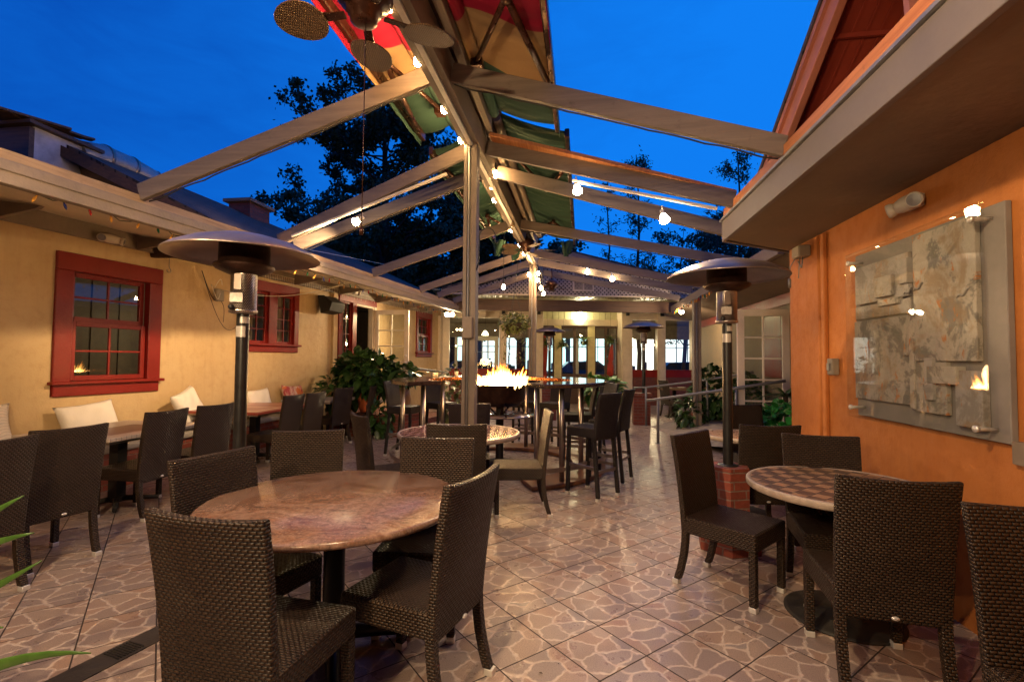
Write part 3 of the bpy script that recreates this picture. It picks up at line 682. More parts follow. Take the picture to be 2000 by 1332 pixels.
for s, yy in ((1, -3.10), (-1, -3.114)):
    lo = min(x*s-z for x, z in ((GX0, GZ0), (GX1, GZ0), (GXA, GZA))); k = lo+.05
    while k < 12:
        q = tri_clip(k, s)
        if len(q) >= 2:
            p0, p1 = Vector((q[0][0], yy, q[0][1])), Vector((q[-1][0], yy, q[-1][1]))
            if (p1-p0).length > .06: m.beam(p0, p1, .012, .036, up=(0, 0, 1))
        k += step
m.build('gable_lattice', plain('pale_lattice_paint', (.34,.285,.25), .6), FP)
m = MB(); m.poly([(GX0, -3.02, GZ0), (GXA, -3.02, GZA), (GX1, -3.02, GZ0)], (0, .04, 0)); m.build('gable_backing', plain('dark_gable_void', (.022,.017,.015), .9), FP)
m = MB(); m.beam((GX0-.3, -3.15, GZ0+.0), (GXA, -3.15, GZA+.10), .07, .13); m.beam((GXA, -3.15, GZA+.10), (GX1+.3, -3.15, GZ0+.0), .07, .13); m.build('gable_rake', MAT['beam'], FP)
m = MB(); m.poly([(GX0-.3, -3.15, GZ0+.08), (GXA, -3.15, GZA+.17), (GXA, 5.3, GZA+.17), (GX0-.3, 5.3, GZ0+.08)], (0, 0, .05)); m.poly([(GXA, -3.15, GZA+.17), (GX1+.3, -3.15, GZ0+.08), (GX1+.3, 5.3, GZ0+.08), (GXA, 5.3, GZA+.17)], (0, 0, .05)); m.build('roof', MAT['shingle'], FP)
gx0, gx1, gz0, gz1 = 3.66, 4.22, 3.27, 3.80
m = MB()
m.box(gx0, gx1, -3.16, -3.12, gz0, gz0+.035); m.box(gx0, gx1, -3.16, -3.12, gz1-.035, gz1); m.box(gx0, gx0+.035, -3.16, -3.12, gz0+.035, gz1-.035); m.box(gx1-.035, gx1, -3.16, -3.12, gz0+.035, gz1-.035); m.box((gx0+gx1)/2-.012, (gx0+gx1)/2+.012, -3.158, -3.12, gz0+.035, gz1-.035); m.box(gx0+.035, gx1-.035, -3.159, -3.12, (gz0+gz1)/2-.012, (gz0+gz1)/2+.012)
gv = m.build('gable_vent', MAT['cream'], FP)
m = MB()
for k in range(16): m.box(gx0+.04+k*.03, gx0+.058+k*.03, -3.135, -3.117, gz0+.03, gz1-.03)
m.build('slats', plain('vent_slats', (.28,.22,.16), .6), gv)

# pergola style valances at the left/right of the porch
m = MB(); m.box(8.46, 12.5, -.02, .12, 0, 3.25); m.build('end_wall', plain('yellowish_end_wall', (.42,.34,.14), .6), FP)

# ------------------------------------------------------------------ across the street
SB = thing('street_shop', 'white lit shop row with bright windows across the street', 'building', (0, 44, 0), R(6.2))
m = MB(); m.box(-34, 34, 0, 5, 0, .35); m.box(-34, 34, 0, 5, 3.7, 6.4)
for k in range(18): m.box(-34+k*4+.5, -34+k*4+.9, 0, 5, .35, 3.7)
m.build('wall', plain('tan_render', (.34,.25,.16), .7), SB)
rr = random.Random(3)
for k in range(17):
    col = rr.choice([(.85,.95,1.0), (.80,.95,1.0), (1.0,.90,.72), (.62,.92,.95), (1.0,.95,.85)])
    m = MB(); m.box(-34+k*4+.9, -34+k*4+4.5, .3, .35, .35, 3.7)
    w_ = m.build('lit_window', emit('shop_window_light_%d' % k, col, rr.uniform(1.5, 2.8)), SB)
    m = MB()
    for q in range(3): x = -34+k*4+.9+q*1.0+.45; m.box(x, x+.07, .12, .25, .35, 3.7)
    m.box(-34+k*4+.9, -34+k*4+4.0, .12, .25, 2.6, 2.67); m.build('window_bar', MAT['galv'], w_)
    m = MB()
    for q in range(7):
        x = -34+k*4+1.0+rr.random()*2.6; h_ = rr.uniform(.3, 1.1); m.box(x, x+rr.uniform(.15, .5), -.1, .1, .35, .35+h_)
    m.build('display_shelf', plain('shop_display_%d' % k, (rr.uniform(.05,.4), rr.uniform(.1,.35), rr.uniform(.1,.35)), .6), w_)
# ------------------------------------------------------------------ pergola frame
RX, RZ_ = -1.05, 3.60
PG = thing('pergola', 'grey painted timber pergola with paired sloping rafters over the patio', 'pergola', (RX, 4.45, 0))
m = MB(); m.box(RX-.075, RX-.025, -2.0, 12.0, 3.50, 3.74); m.box(RX+.025, RX+.075, -2.0, 12.0, 3.50, 3.74); m.build('ridge_beam', MAT['beam'], PG)
m = MB(); m.box(RX-.02, RX+.02, -2.0, 12.0, 3.485, 3.505); m.build('ridge_light_rail', MAT['chrome'], PG)
def rex(Y): return 1.335 if Y < 5.2 else 2.25
RAFT = [(-.6, -.6, -.6), (1.35, 1.35, 1.35), (3.43, 3.43, 3.43), (4.72, 5.15, 4.52), (5.35, 5.45, 5.35), (7.5, 7.5, 7.5), (9.6, 9.6, 9.6), (10.5, 10.7, 10.5), (11.75, 11.9, 11.75)]
for i, (ya, yl, yr) in enumerate(RAFT):
    lx = ex(yl)
    m = MB(); m.beam((RX-.077, ya, 3.60), (lx-.02, yl, ez(yl)+.03), .045, .142); m.build('rafter', MAT['rafter'], PG, bevel=.004)
    xr, zr = (1.34, 2.91) if yr < 5 else ((1.50, 2.86) if yr < 6 else (2.25, 2.93))
    m = MB(); m.beam((RX+.077, ya, 3.60), (xr, yr, zr), .045, .142); m.build('rafter', MAT['rafter'], PG, bevel=.004)
m = MB(); m.beam((2.25, 5.9, 2.78), (2.30, 13.0, 2.80), .07, .16); m.build('side_beam', MAT['beam'], PG, bevel=.004)
for (x, y, zt, wd, nm) in ((RX, 4.45, 3.50, .125, 'post'), (RX, 10.2, 3.50, .15, 'post'), (2.26, 10.1, 2.70, .14, 'post')):
    m = MB(); h = wd/2
    m.box(x-h, x-h+.035, y-h, y+h, 0, zt); m.box(x+h-.05, x+h, y-h, y+h, 0, zt); m.box(x-h+.035, x+h-.05, y-h+.018, y+h-.018, 0, zt)
    po = m.build(nm, MAT['beam'], PG, bevel=.003)
    m = MB(); m.tube([(x-.012, y-h+.006, 0.0), (x-.012, y-h+.006, zt-.02)], .012, 8); m.build('conduit', MAT['rail'], po)
m = MB(); m.box(RX-.055, RX+.045, 4.345, 4.386, 1.66, 1.86); m.build('junction_box', MAT['beam'], PG, bevel=.008)
m = MB(); m.box(RX-.27, RX-.02, -2.0, 9.3, 3.83, 3.86); m.box(RX+.02, RX+.27, -2.0, 9.3, 3.83, 3.86); m.build('ridge_board', MAT['dark_wood'], PG)
for sx in (-1, 1):
    m = MB(); m.box(RX+sx*.145-.03, RX+sx*.145+.03, -2.0, 9.3, 3.70, 3.825); m.build('purlin', MAT['beam'], PG, bevel=.004)
for (a, b) in (((RX-.1, 3.43, 3.52), (-3.5, 3.43, 2.74)), ((RX+.1, 3.43, 3.52), (1.3, 3.43, 2.84)), ((RX-.1, 5.35, 3.52), (-3.4, 5.45, 2.78)), ((RX+.1, 7.5, 3.52), (2.2, 7.5, 2.86))):
    a, b = Vector(a), Vector(b); m = MB(); m.tube([a.lerp(b, i/24)+Vector((0, .012*math.sin(i*1.7), -.008-.012*abs(math.sin(i*PI/4)))) for i in range(25)], .006, 5); m.build('light_wire', MAT['cable'], PG)
# copper coloured board over the near right rafter, and the light track under the same pair
m = MB(); m.beam((RX+.15, 4.62, 3.66), (1.36, 4.60, 2.985), .16, .03, up=(.3, 0, 1)); m.build('stained_board', MAT['copper_wood'], PG)

# ------------------------------------------------------------------ awnings folded along the ridge
def apz(X): return 3.86-.33*abs(X-RX)
def awning(label, side, ya, yb, x_out, matn, wrinkle, elbows, rolled=True, flaps=()):
    t = thing('awning', label, 'awning', (RX+side*.3, (ya+yb)/2, 3.7), 0, 'folding awnings along the ridge')
    xi = RX+side*.20
    m = MB(); rr = random.Random(int(ya*10)+side)
    ph = [rr.uniform(0, 6) for _ in range(5)]
    def fn(u, v):
        x = xi+(x_out-xi)*u; y = ya+(yb-ya)*v
        z = apz(x)+.06-.035*math.sin(PI*u)+wrinkle*(math.sin(y*38+ph[0]+u*3)+.7*math.sin(y*61+ph[1]-u*4)+.9*math.sin(y*23+ph[2]+u*5)*u)
        return (x, y, z)
    m.grid(fn, 16, int(60*(yb-ya)))
    cn = m.build('canopy', MAT[matn], t)
    cn.modifiers.new('thick', 'SOLIDIFY').thickness = .004
    m = MB(); m.tube([(xi+side*.02, ya, apz(xi)+.0), (xi+side*.02, yb, apz(xi)+.0)], .045, 14); m.build('roller', MAT['beam'] if not rolled else MAT[matn], t)
    m = MB(); m.beam((xi-side*.06, ya, apz(xi)-.03), (xi-side*.06, yb, apz(xi)-.03), .035, .05); m.build('torsion_bar', MAT['bronze'], t)
    m = MB(); m.beam((x_out, ya-.02, apz(x_out)+.03), (x_out, yb+.02, apz(x_out)+.03), .045, .09); m.build('front_bar', MAT['bronze'], t, bevel=.008)
    m = MB()
    n = int(8*(yb-ya)); 
    m.grid(lambda u, v: (x_out+side*.02+.0*math.sin(v*n*2.1), ya+(yb-ya)*v, apz(x_out)-.01-u*(.06+.003*math.sin(v*n*2.7))), 3, n*5); vl = m.build('valance', MAT[matn], t); vl.modifiers.new('thick', 'SOLIDIFY').thickness = .003
    for (y0, ye, xe, y1) in elbows:
        m = MB(); a = Vector((xi+side*.03, y0, apz(xi)-.06)); e = Vector((xe, ye, apz(xe)-.07)); b = Vector((x_out-side*.03, y1, apz(x_out)-.02))
        m.tube([a, e], .019, 8); m.tube([e, b], .023, 8); m.lathe([(0, -.03), (.03, -.03), (.034, .0), (.03, .03), (0, .03)], 10, c=tuple(e)); m.build('folding_arm', MAT['bronze'], t)
        m = MB(); m.box(min(xi, xi+side*.09), max(xi, xi+side*.09), y0-.05, y0+.05, apz(xi)-.10, apz(xi)-.03); m.build('arm_bracket', MAT['bronze'], t, bevel=.006)
    return t
awning('red and tan printed awning right of the ridge, arm folded in a V', 1, .9, 4.42, -.235, 'awning_print', .002, [(3.55, 2.72, -.45, 3.62), (1.2, 2.0, -.45, 1.1)])
awning('plain green wrinkled awning right of the ridge, over the far half', 1, 4.50, 8.75, -.15, 'awning_green', .010, [(5.0, 5.95, -.45, 5.2), (8.3, 7.4, -.45, 8.2)], False)
awning('red and tan printed awning left of the ridge, above the near fan', -1, .9, 4.62, -1.60, 'awning_print', .002, [(4.2, 3.3, -1.45, 4.4), (1.2, 2.1, -1.45, 1.0)])
awning('plain green sagging awning left of the ridge, beside the big tree', -1, 4.95, 8.6, -1.62, 'awning_green', .012, [(5.3, 6.3, -1.45, 5.15), (8.2, 7.2, -1.45, 8.3)], False)
# loose folds of green canvas hanging below the far ends
fb = thing('canvas_bundle', 'loose bundle of green canvas hanging in folds under the far ridge', 'awning cloth', (RX, 9.0, 3.4))
for sd, xx, yy in ((-1, -1.55, 8.7), (-1, -1.30, 9.15), (1, -.30, 8.9)):
    m = MB(); m.grid(lambda u, v: (xx+.22*(u-.5)*(1-.5*v)+.03*math.sin(u*14), yy+.05*math.sin(u*20+v*3), 3.66-.30*v*(1-.35*abs(u-.4))), 20, 8); o = m.build('fold', MAT['awning_green'], fb); o.modifiers.new('thick', 'SOLIDIFY').thickness = .004

# ------------------------------------------------------------------ ceiling fans (at rest)
def fan(label, loc, rad, a0, drop, chain, matb='wicker'):
    t = thing('ceiling_fan', label, 'ceiling fan', loc, 0, 'ceiling fans under the ridge')
    x, y, z = loc
    m = MB(); m.tube([(x, y, z+.10), (x, y, z+drop)], .014, 10); m.build('down_rod', MAT['bronze'], t)
    m = MB(); m.lathe([(0, .16), (.03, .15), (.05, .11), (.10, .10), (.135, .07), (.14, .0), (.12, -.03), (.09, -.04), (.085, -.075), (.07, -.08), (.065, -.12), (.045, -.13), (0, -.13)], 28, c=loc); m.build('motor', MAT['bronze'], t)
    for k in range(5):
        an = a0+2*PI*k/5; M = Matrix.Translation((x, y, z-.085)) @ rotz_m(an) @ Matrix.Rotation(R(11), 4, 'X')
        m = MB(); n = 20; ring = []
        for q in range(n):
            th = 2*PI*q/n; ring.append((.20+(rad-.20)*(.5-.5*math.cos(th)), .115*math.sin(th)*(1+.12*math.cos(th)), 0))
        vs = [Vector(p)+Vector((0, 0, s)) for s in (-.004, .004) for p in ring]
        m.add(vs, [tuple(range(n)), tuple(range(n, 2*n))[::-1]]+[(q, (q+1) % n, n+(q+1) % n, n+q) for q in range(n)], False, M); bl = m.build('blade', MAT[matb], t)
        m = MB(); m.add([(.10, -.02, .008), (.30, -.028, .008), (.30, .028, .008), (.10, .02, .008), (.10, -.02, .014), (.30, -.028, .014), (.30, .028, .014), (.10, .02, .014)], [(0,3,2,1),(4,5,6,7),(0,1,5,4),(1,2,6,5),(2,3,7,6),(3,0,4,7)], False, M); m.build('blade_iron', MAT['bronze'], bl)
    if chain:
        m = MB(); m.tube([(x+.01, y, z-.12), (x+.01, y, z-chain)], .0025, 6); m.tube([(x+.01, y, z-chain-.03), (x+.01, y, z-chain)], .011, 8); m.build('pull_chain', MAT['bronze'], t)
MAT['fan_weave'] = wicker('woven_fan_blade', (.14,.075,.035), (.26,.15,.075), .012, .009, .5)
fan('woven blade ceiling fan nearest the viewer, with a long pull chain', (-1.075, 2.2, 3.25), .47, R(36), .27, 1.15, 'fan_weave')
fan('brown ceiling fan in the middle of the ridge, before the second post', (-.97, 8.3, 3.46), .52, R(10), .2, 0, 'fan_weave')
fan('small brown ceiling fan before the lattice gable', (-.72, 11.3, 3.22), .42, R(25), .4, 0, 'fan_weave')

# ------------------------------------------------------------------ festoon bulbs along the ridge
def bulb(mb_s, mb_b, p, s=1.0):
    p = Vector(p)
    mb_s.lathe([(0, .09*s), (.013*s, .085*s), (.015*s, .04*s), (.0185*s, .035*s), (.0185*s, .005*s), (.012*s, 0), (0, 0)], 10, c=tuple(p))
    mb_b.lathe([(.011*s, 0), (.017*s, -.012*s), (.028*s, -.035*s), (.030*s, -.052*s), (.022*s, -.074*s), (0, -.083*s)], 12, c=tuple(p))
FL = thing('festoon_lights', 'string of glowing bulbs hanging along the pergola ridge', 'string lights', (-1.12, 4.0, 3.5))
BY = [-1.6, -.7, .2, 1.1, 2.0, 2.62, 3.15, 3.80, 4.36, 5.25, 5.6, 6.1, 7.55, 8.6, 9.3, 10.6, 11.6]
BX = {2.62: -1.125, 5.25: -.97, 5.6: -1.08}
m = MB(); pts = []
for i in range(len(BY)*4):
    f = i/4; k = min(int(f), len(BY)-2); y = BY[k]+(BY[k+1]-BY[k])*(f-k); pts.append((-1.135, y, 3.66-.02*math.sin(PI*(f-k))))
m.tube(pts[:-3], .006, 6)
for y in BY: m.tube([(BX.get(y, -1.135), y, 3.655), (BX.get(y, -1.135), y, 3.61)], .004, 6)
m.build('cord', MAT['cable'], FL)
for y in BY:
    a, b = MB(), MB(); bulb(a, b, (BX.get(y, -1.135), y, 3.575)); so = a.build('socket', MAT['black'], FL); b.build('bulb', MAT['bulb'], so)
a, b = MB(), MB(); bulb(a, b, (-1.02, 7.0, 3.50)); so = a.build('socket', MAT['black'], FL); b.build('bulb', MAT['dim_bulb'], so)
hb = thing('hanging_bulb', 'single bare bulb hanging low on a cord before the lattice gable', 'hanging bulb', (-1.32, 8.0, 2.7))
m = MB(); m.tube([(-1.32, 8.0, 3.62), (-1.32, 8.0, 2.8)], .005, 6); m.build('cord', MAT['cable'], hb)
a, b = MB(), MB(); bulb(a, b, (-1.32, 8.0, 2.73)); a.build('socket', MAT['black'], hb); b.build('bulb', MAT['bulb'], hb)
# clusters of bulbs round the second post
cl = thing('bulb_cluster', 'bunch of bare bulbs round the head of the far middle post', 'string lights', (RX, 10.05, 3.2))
for x, z in ((-1.12, 3.30), (-.92, 3.31), (-.93, 3.17), (-.86, 3.0), (-.80, 2.88)):
    a, b = MB(), MB(); bulb(a, b, (x, 10.02-.3*(x+1), z), 1.1); so = a.build('socket', MAT['black'], cl); b.build('bulb', MAT['bulb_far'], so)
    m = MB(); m.tube([(x, 10.02-.3*(x+1), z+.08), (x*.6+RX*.4, 10.1, 3.5)], .004, 6); m.build('cord', MAT['cable'], so)

# ------------------------------------------------------------------ flood lamps clipped under the second rafter pair; unseen fill lamps added last
LAMPS = []
def flood(label, p, aim, power, rail=None, size=1.0, spread=110, cat='flood lamp', grp='flood lamps on the rafters'):
    t = thing('flood_lamp', label, cat, p, 0, grp)
    p = Vector(p); d = (Vector(aim)-p).normalized(); M = Matrix.Translation(p) @ d.to_track_quat('-Z', 'Y').to_matrix().to_4x4()
    m = MB(); m.lathe([(0, .12*size), (.018*size, .12*size), (.020*size, .07*size), (.024*size, .065*size)], 14, M=M); m.tube([p-d*.10*size, p-d*.10*size+Vector((0, 0, .06))], .008, 8); m.build('lamp_holder', MAT['plastic_white'], t)
    m = MB(); m.lathe([(.022*size, .066*size), (.030*size, .045*size), (.046*size, .0), (.042*size, -.012*size), (0, -.02*size)], 18, M=M); m.build('bulb', MAT['flood'], t)
    L = bpy.data.lights.new('flood_beam', 'SPOT'); L.energy = power; L.color = (1.0, .70, .38); L.spot_size = R(spread); L.spot_blend = .8; L.shadow_soft_size = .04
    o = bpy.data.objects.new('flood_beam', L); COL.objects.link(o); o.location = p+d*.05; o.rotation_euler = d.to_track_quat('-Z', 'Y').to_euler()
    if rail:
        m = MB(); m.beam(rail[0], rail[1], .035, .02); m.build('track', MAT['plastic_white'], t)
flood('white flood lamp under the left rafter, lighting the yellow wall', (-2.47, 4.95, 2.96), (-5.5, 5.9, 1.95), 420, ((-1.4, 4.80, 3.385), (-3.3, 5.08, 2.86)), 1.0, 72)
flood('white flood lamp under the right rafter, the one nearer the ridge', (-.05, 4.58, 3.07), (.5, 3.4, 0), 60, ((-.1, 4.60, 3.18), (1.2, 4.55, 2.845)))
flood('white flood lamp under the right rafter, the one nearer the eave', (.745, 4.56, 2.76), (1.3, 3.2, 0), 100)
flood('small flood lamp on the far right rafter, nearer the ridge', (.10, 10.35, 3.33), (.2, 9.0, 0), 90, None, 1.1)
flood('small flood lamp on the far right rafter, nearer the side beam', (.62, 10.35, 3.17), (1.0, 9.0, 0), 90, None, 1.1)
flood('left lamp of a pair under the far end of the left eave', (-3.45, 12.0, 2.60), (-4.4, 8.0, .5), 260, None, 1.2, 140)
flood('right lamp of a pair under the far end of the left eave', (-3.30, 12.0, 2.60), (-2.0, 14.8, 1.0), 140, None, 1.2, 140)
flood('lamp hanging from the far right side beam', (2.22, 11.4, 2.58), (2.6, 14.5, 1.2), 160, None, 1.2, 150)
flood('unseen fill lamp added behind the viewer, turned to the orange wall', (-.6, .9, 3.2), (1.4, 2.4, .6), 230, None, 1.0, 130)  # added out of view as warm fill for the orange wall
flood('unseen fill lamp added above the nearest wall table', (-2.6, 1.3, 2.95), (-2.8, 3.0, 0), 190, None, 1.0, 140)  # extra fill over the left tables, added outside the frame
flood('low hung unseen fill lamp added behind the viewer', (-1.3, -.9, 2.35), (-1.6, 3.0, 1.3), 260, None, 1.0, 160)  # added low behind the camera to fill soffits and walls

# ------------------------------------------------------------------ coloured festive lights under the left eave
xm = thing('festive_lights', 'green wire of unlit red, amber, blue and green bulbs under the left eave', 'string lights', (-3.6, 6, 2.5))
m = MB(); pts = []; n = 140; rr = random.Random(9)
for i in range(n):
    y = 1.2+11.2*i/(n-1); pts.append((ex(y)-.05+.01*math.sin(i*2.3), y, 2.555+.0035*y+.018*math.sin(i*.9)+.012*math.sin(i*2.1)))
m.tube(pts, .004, 5); m.build('wire', plain('green_wire', (.012,.03,.014), .5), xm)
cols = ['amber', 'green', 'amber', 'blue', 'red', 'amber']
for i in range(62):
    y = 1.3+11.0*(i/61)**1.0; k = int((y-1.2)/11.2*(n-1)); p = Vector(pts[k]); tl = Vector((rr.uniform(-.4, .4), rr.uniform(-.5, .5), -1)).normalized()
    m = MB(); m.tube([p, p+tl*.022], .006, 6); m.tube([p+tl*.022, p+tl*.034, p+tl*.050, p+tl*.066], [.006, .010, .009, .002], 8); m.build('bulb', MAT['xmas_'+cols[i % 6]], xm)
xr = thing('festive_lights', 'short swag of tiny coloured bulbs along the far right side beam', 'string lights', (2.2, 10, 2.7))
m = MB(); pts = [(2.19, 6.2+6.2*i/40, 2.68+.02*math.sin(i*1.3)) for i in range(41)]; m.tube(pts, .005, 5); m.build('wire', MAT['cable'], xr)
for i in range(1, 40):
    p = Vector(pts[i]); m = MB(); m.tube([p, p+Vector((0, .01, -.03)), p+Vector((.005, .01, -.07))], [.007, .013, .003], 8); m.build('bulb', MAT['xmas_'+cols[i % 6]], xr)
# drapes of clear icicle lights on the left ledger
ic = thing('icicle_lights', 'curtain of unlit clear icicle lights along the far left ledger', 'string lights', (-5, 9, 2.8))
m = MB(); rr = random.Random(2)
for i in range(120):
    y = 7.2+6.6*i/119; x = wx(y)+.068; l = rr.uniform(.05, .14); m.tube([(x, y, 2.90), (x+.004, y+.01, 2.90-l)], .003, 4)
m.tube([(wx(7.2)+.07, 7.2, 2.90), (wx(13.8)+.07, 13.8, 2.91)], .004, 5)
m.build('wire', MAT['white_cable'], ic)

# ------------------------------------------------------------------ wall fittings
def emergency(label, loc, face, lit=False):
    t = thing('emergency_light', label, 'emergency light', loc, face, 'emergency lights on the walls')
    m = MB()
    def eg(u, v):
        th = PI*u; ph = 2*PI*v; r = math.sin(th)**.8
        return (.055+.05*r*math.cos(ph), -.135*math.cos(th), .052*r*math.sin(ph))
    m.grid(eg, 18, 18); m.box(0, .05, -.07, .07, -.035, .04); m.build('housing', MAT['plastic_white'], t, weld=True)
    for s in (-1, 1):
        M = Matrix.Translation((.085, s*.115, -.012)) @ rotz_m(s*.75) @ Matrix.Rotation(R(105), 4, 'Y')
        m = MB(); m.lathe([(0, -.035), (.034, -.03), (.046, -.008), (.048, .014), (.042, .022), (.040, .017), (0, .015)], 18, M=M); h = m.build('lamp_head', MAT['plastic_white'], t)
        m = MB(); m.lathe([(0, .023), (.038, .02)], 16, M=M); m.build('lens', MAT['galv'], h)
emergency('white twin head emergency light under the near left eave', (-5.60, 4.95, 2.86), R(-6.5))
emergency('white twin head emergency light beside the far left doorway', (-5.06, 10.1, 2.93), R(-6.5))
emergency('white twin head emergency light above the framed relief', (2.115, 3.40, 2.49), R(180))
sp = thing('loudspeaker', 'black wedge shaped loudspeaker high on the yellow wall', 'loudspeaker', (-5.14, 9.0, 2.5), R(-6.5), local=True)
m = MB(); m.poly([(0.02, -.20, .20), (.02, .20, .20), (.16, .20, .20), (.34, .14, .06), (.34, -.14, .06), (.16, -.20, .20)], (0, 0, -.06)); m.poly([(.04, -.22, .14), (.16, -.22, .17), (.36, -.22, .06), (.30, -.22, -.12), (.10, -.22, -.16)], (0, .44, 0)); m.build('cabinet', MAT['matte_black'], sp, bevel=.012, bseg=2)
m = MB(); m.box(0, .05, -.04, .04, -.08, .06); m.build('bracket', MAT['black'], sp)
eb = thing('electrical_box', 'grey weatherproof outlet box with looped wires on the yellow wall', 'electrical box', (-5.46, 6.55, 2.4), R(-6.5), local=True)
m = MB(); m.box(0, .07, -.07, .07, -.09, .09); m.build('cover', MAT['plastic_grey'], eb, bevel=.01)
m = MB(); rr = random.Random(4)
def wave(a, b, sag, n=12, out=.03): return [Vector(a).lerp(Vector(b), i/n)+Vector((out*math.sin(PI*i/n), 0, -sag*math.sin(PI*i/n))) for i in range(n+1)]
m.tube(wave((.05, -.02, -.09), (.03, -.3, .32), .15), .005, 6); m.tube(wave((.05, .03, -.09), (.03, .1, -.4), -.05), .004, 6); m.tube(wave((.03, -.3, .32), (.02, .45, -.35), .45), .004, 6); m.build('loose_wire', MAT['cable'], eb)
m = MB(); m.tube(wave((.06, .0, .05), (.06, -.16, .14), .16), .006, 6); m.tube(wave((.06, -.1, .1), (.05, .04, .16), -.10), .006, 6); m.tube(wave((.06, .02, .08), (1.5, 1.0, .27), .14, 20, 0), .0065, 6); m.tube([(1.5, 1.0, .27), (1.52, 1.03, .40)], .006, 6); m.build('white_cord', MAT['white_cable'], eb)
hk = thing('wall_hook', 'small metal hook hanging under the left eave near the first window', 'hook', (-5.55, 5.75, 2.75), R(-6.5), local=True)
m = MB(); m.tube([(.03, 0, .06), (.03, 0, -.06)]+[(.03, .03*math.sin(a)*1, -.09-.03*math.cos(a)*-1-.03) for a in (0.3, 1.0, 1.8, 2.6, 3.4, 4.2, 5.0)], .005, 6); m.build('hook', MAT['rail'], hk)
sw = thing('switch_box', 'small grey switch box on the orange wall left of the relief', 'switch', (2.1, 4.43, 1.43))
m = MB(); m.box(2.06, 2.119, 4.385, 4.475, 1.36, 1.50); m.build('cover', MAT['plastic_grey'], sw, bevel=.008); m = MB(); m.box(2.046, 2.0595, 4.41, 4.45, 1.40, 1.46); m.build('switch', MAT['galv'], sw)
jb = thing('junction_box', 'tan junction box with dangling wires at the orange wall corner', 'junction box', (2.1, 5.0, 2.5))
m = MB(); m.box(2.01, 2.118, 4.86, 5.02, 2.46, 2.57); m.build('cover', MAT['plastic_grey'], jb, bevel=.01)
m = MB(); m.tube([(2.06, 4.9, 2.46), (2.03, 4.84, 2.38), (2.05, 4.9, 2.36), (2.06, 5.0, 2.44)], .006, 6); m.tube([(2.05, 5.02, 2.48), (2.02, 5.08, 2.4), (2.03, 5.12, 2.28)], .005, 6); m.tube([(2.06, 4.96, 2.46), (2.05, 4.97, 2.27)], .005, 6); m.tube([(2.03, 5.12, 2.29), (2.03, 5.12, 2.20)], .014, 8); m.build('loose_wire', MAT['rail'], jb)
ph = thing('plant_hook', 'black curved plant hook on the near middle post', 'hook', (RX+.08, 4.43, 2.4))
m = MB(); x0 = RX+.066; m.tube([(x0, 4.40, 2.30), (x0+.02, 4.40, 2.38), (x0+.025, 4.40, 2.62)]+[(x0+.025+.075-.075*math.cos(a), 4.40, 2.62+.075*math.sin(a)) for a in [PI*k/8 for k in range(1, 9)]]+[(x0+.175, 4.40, 2.56), (x0+.19, 4.4, 2.545), (x0+.20, 4.4, 2.56)], .006, 8); m.build('hook', MAT['black'], ph)
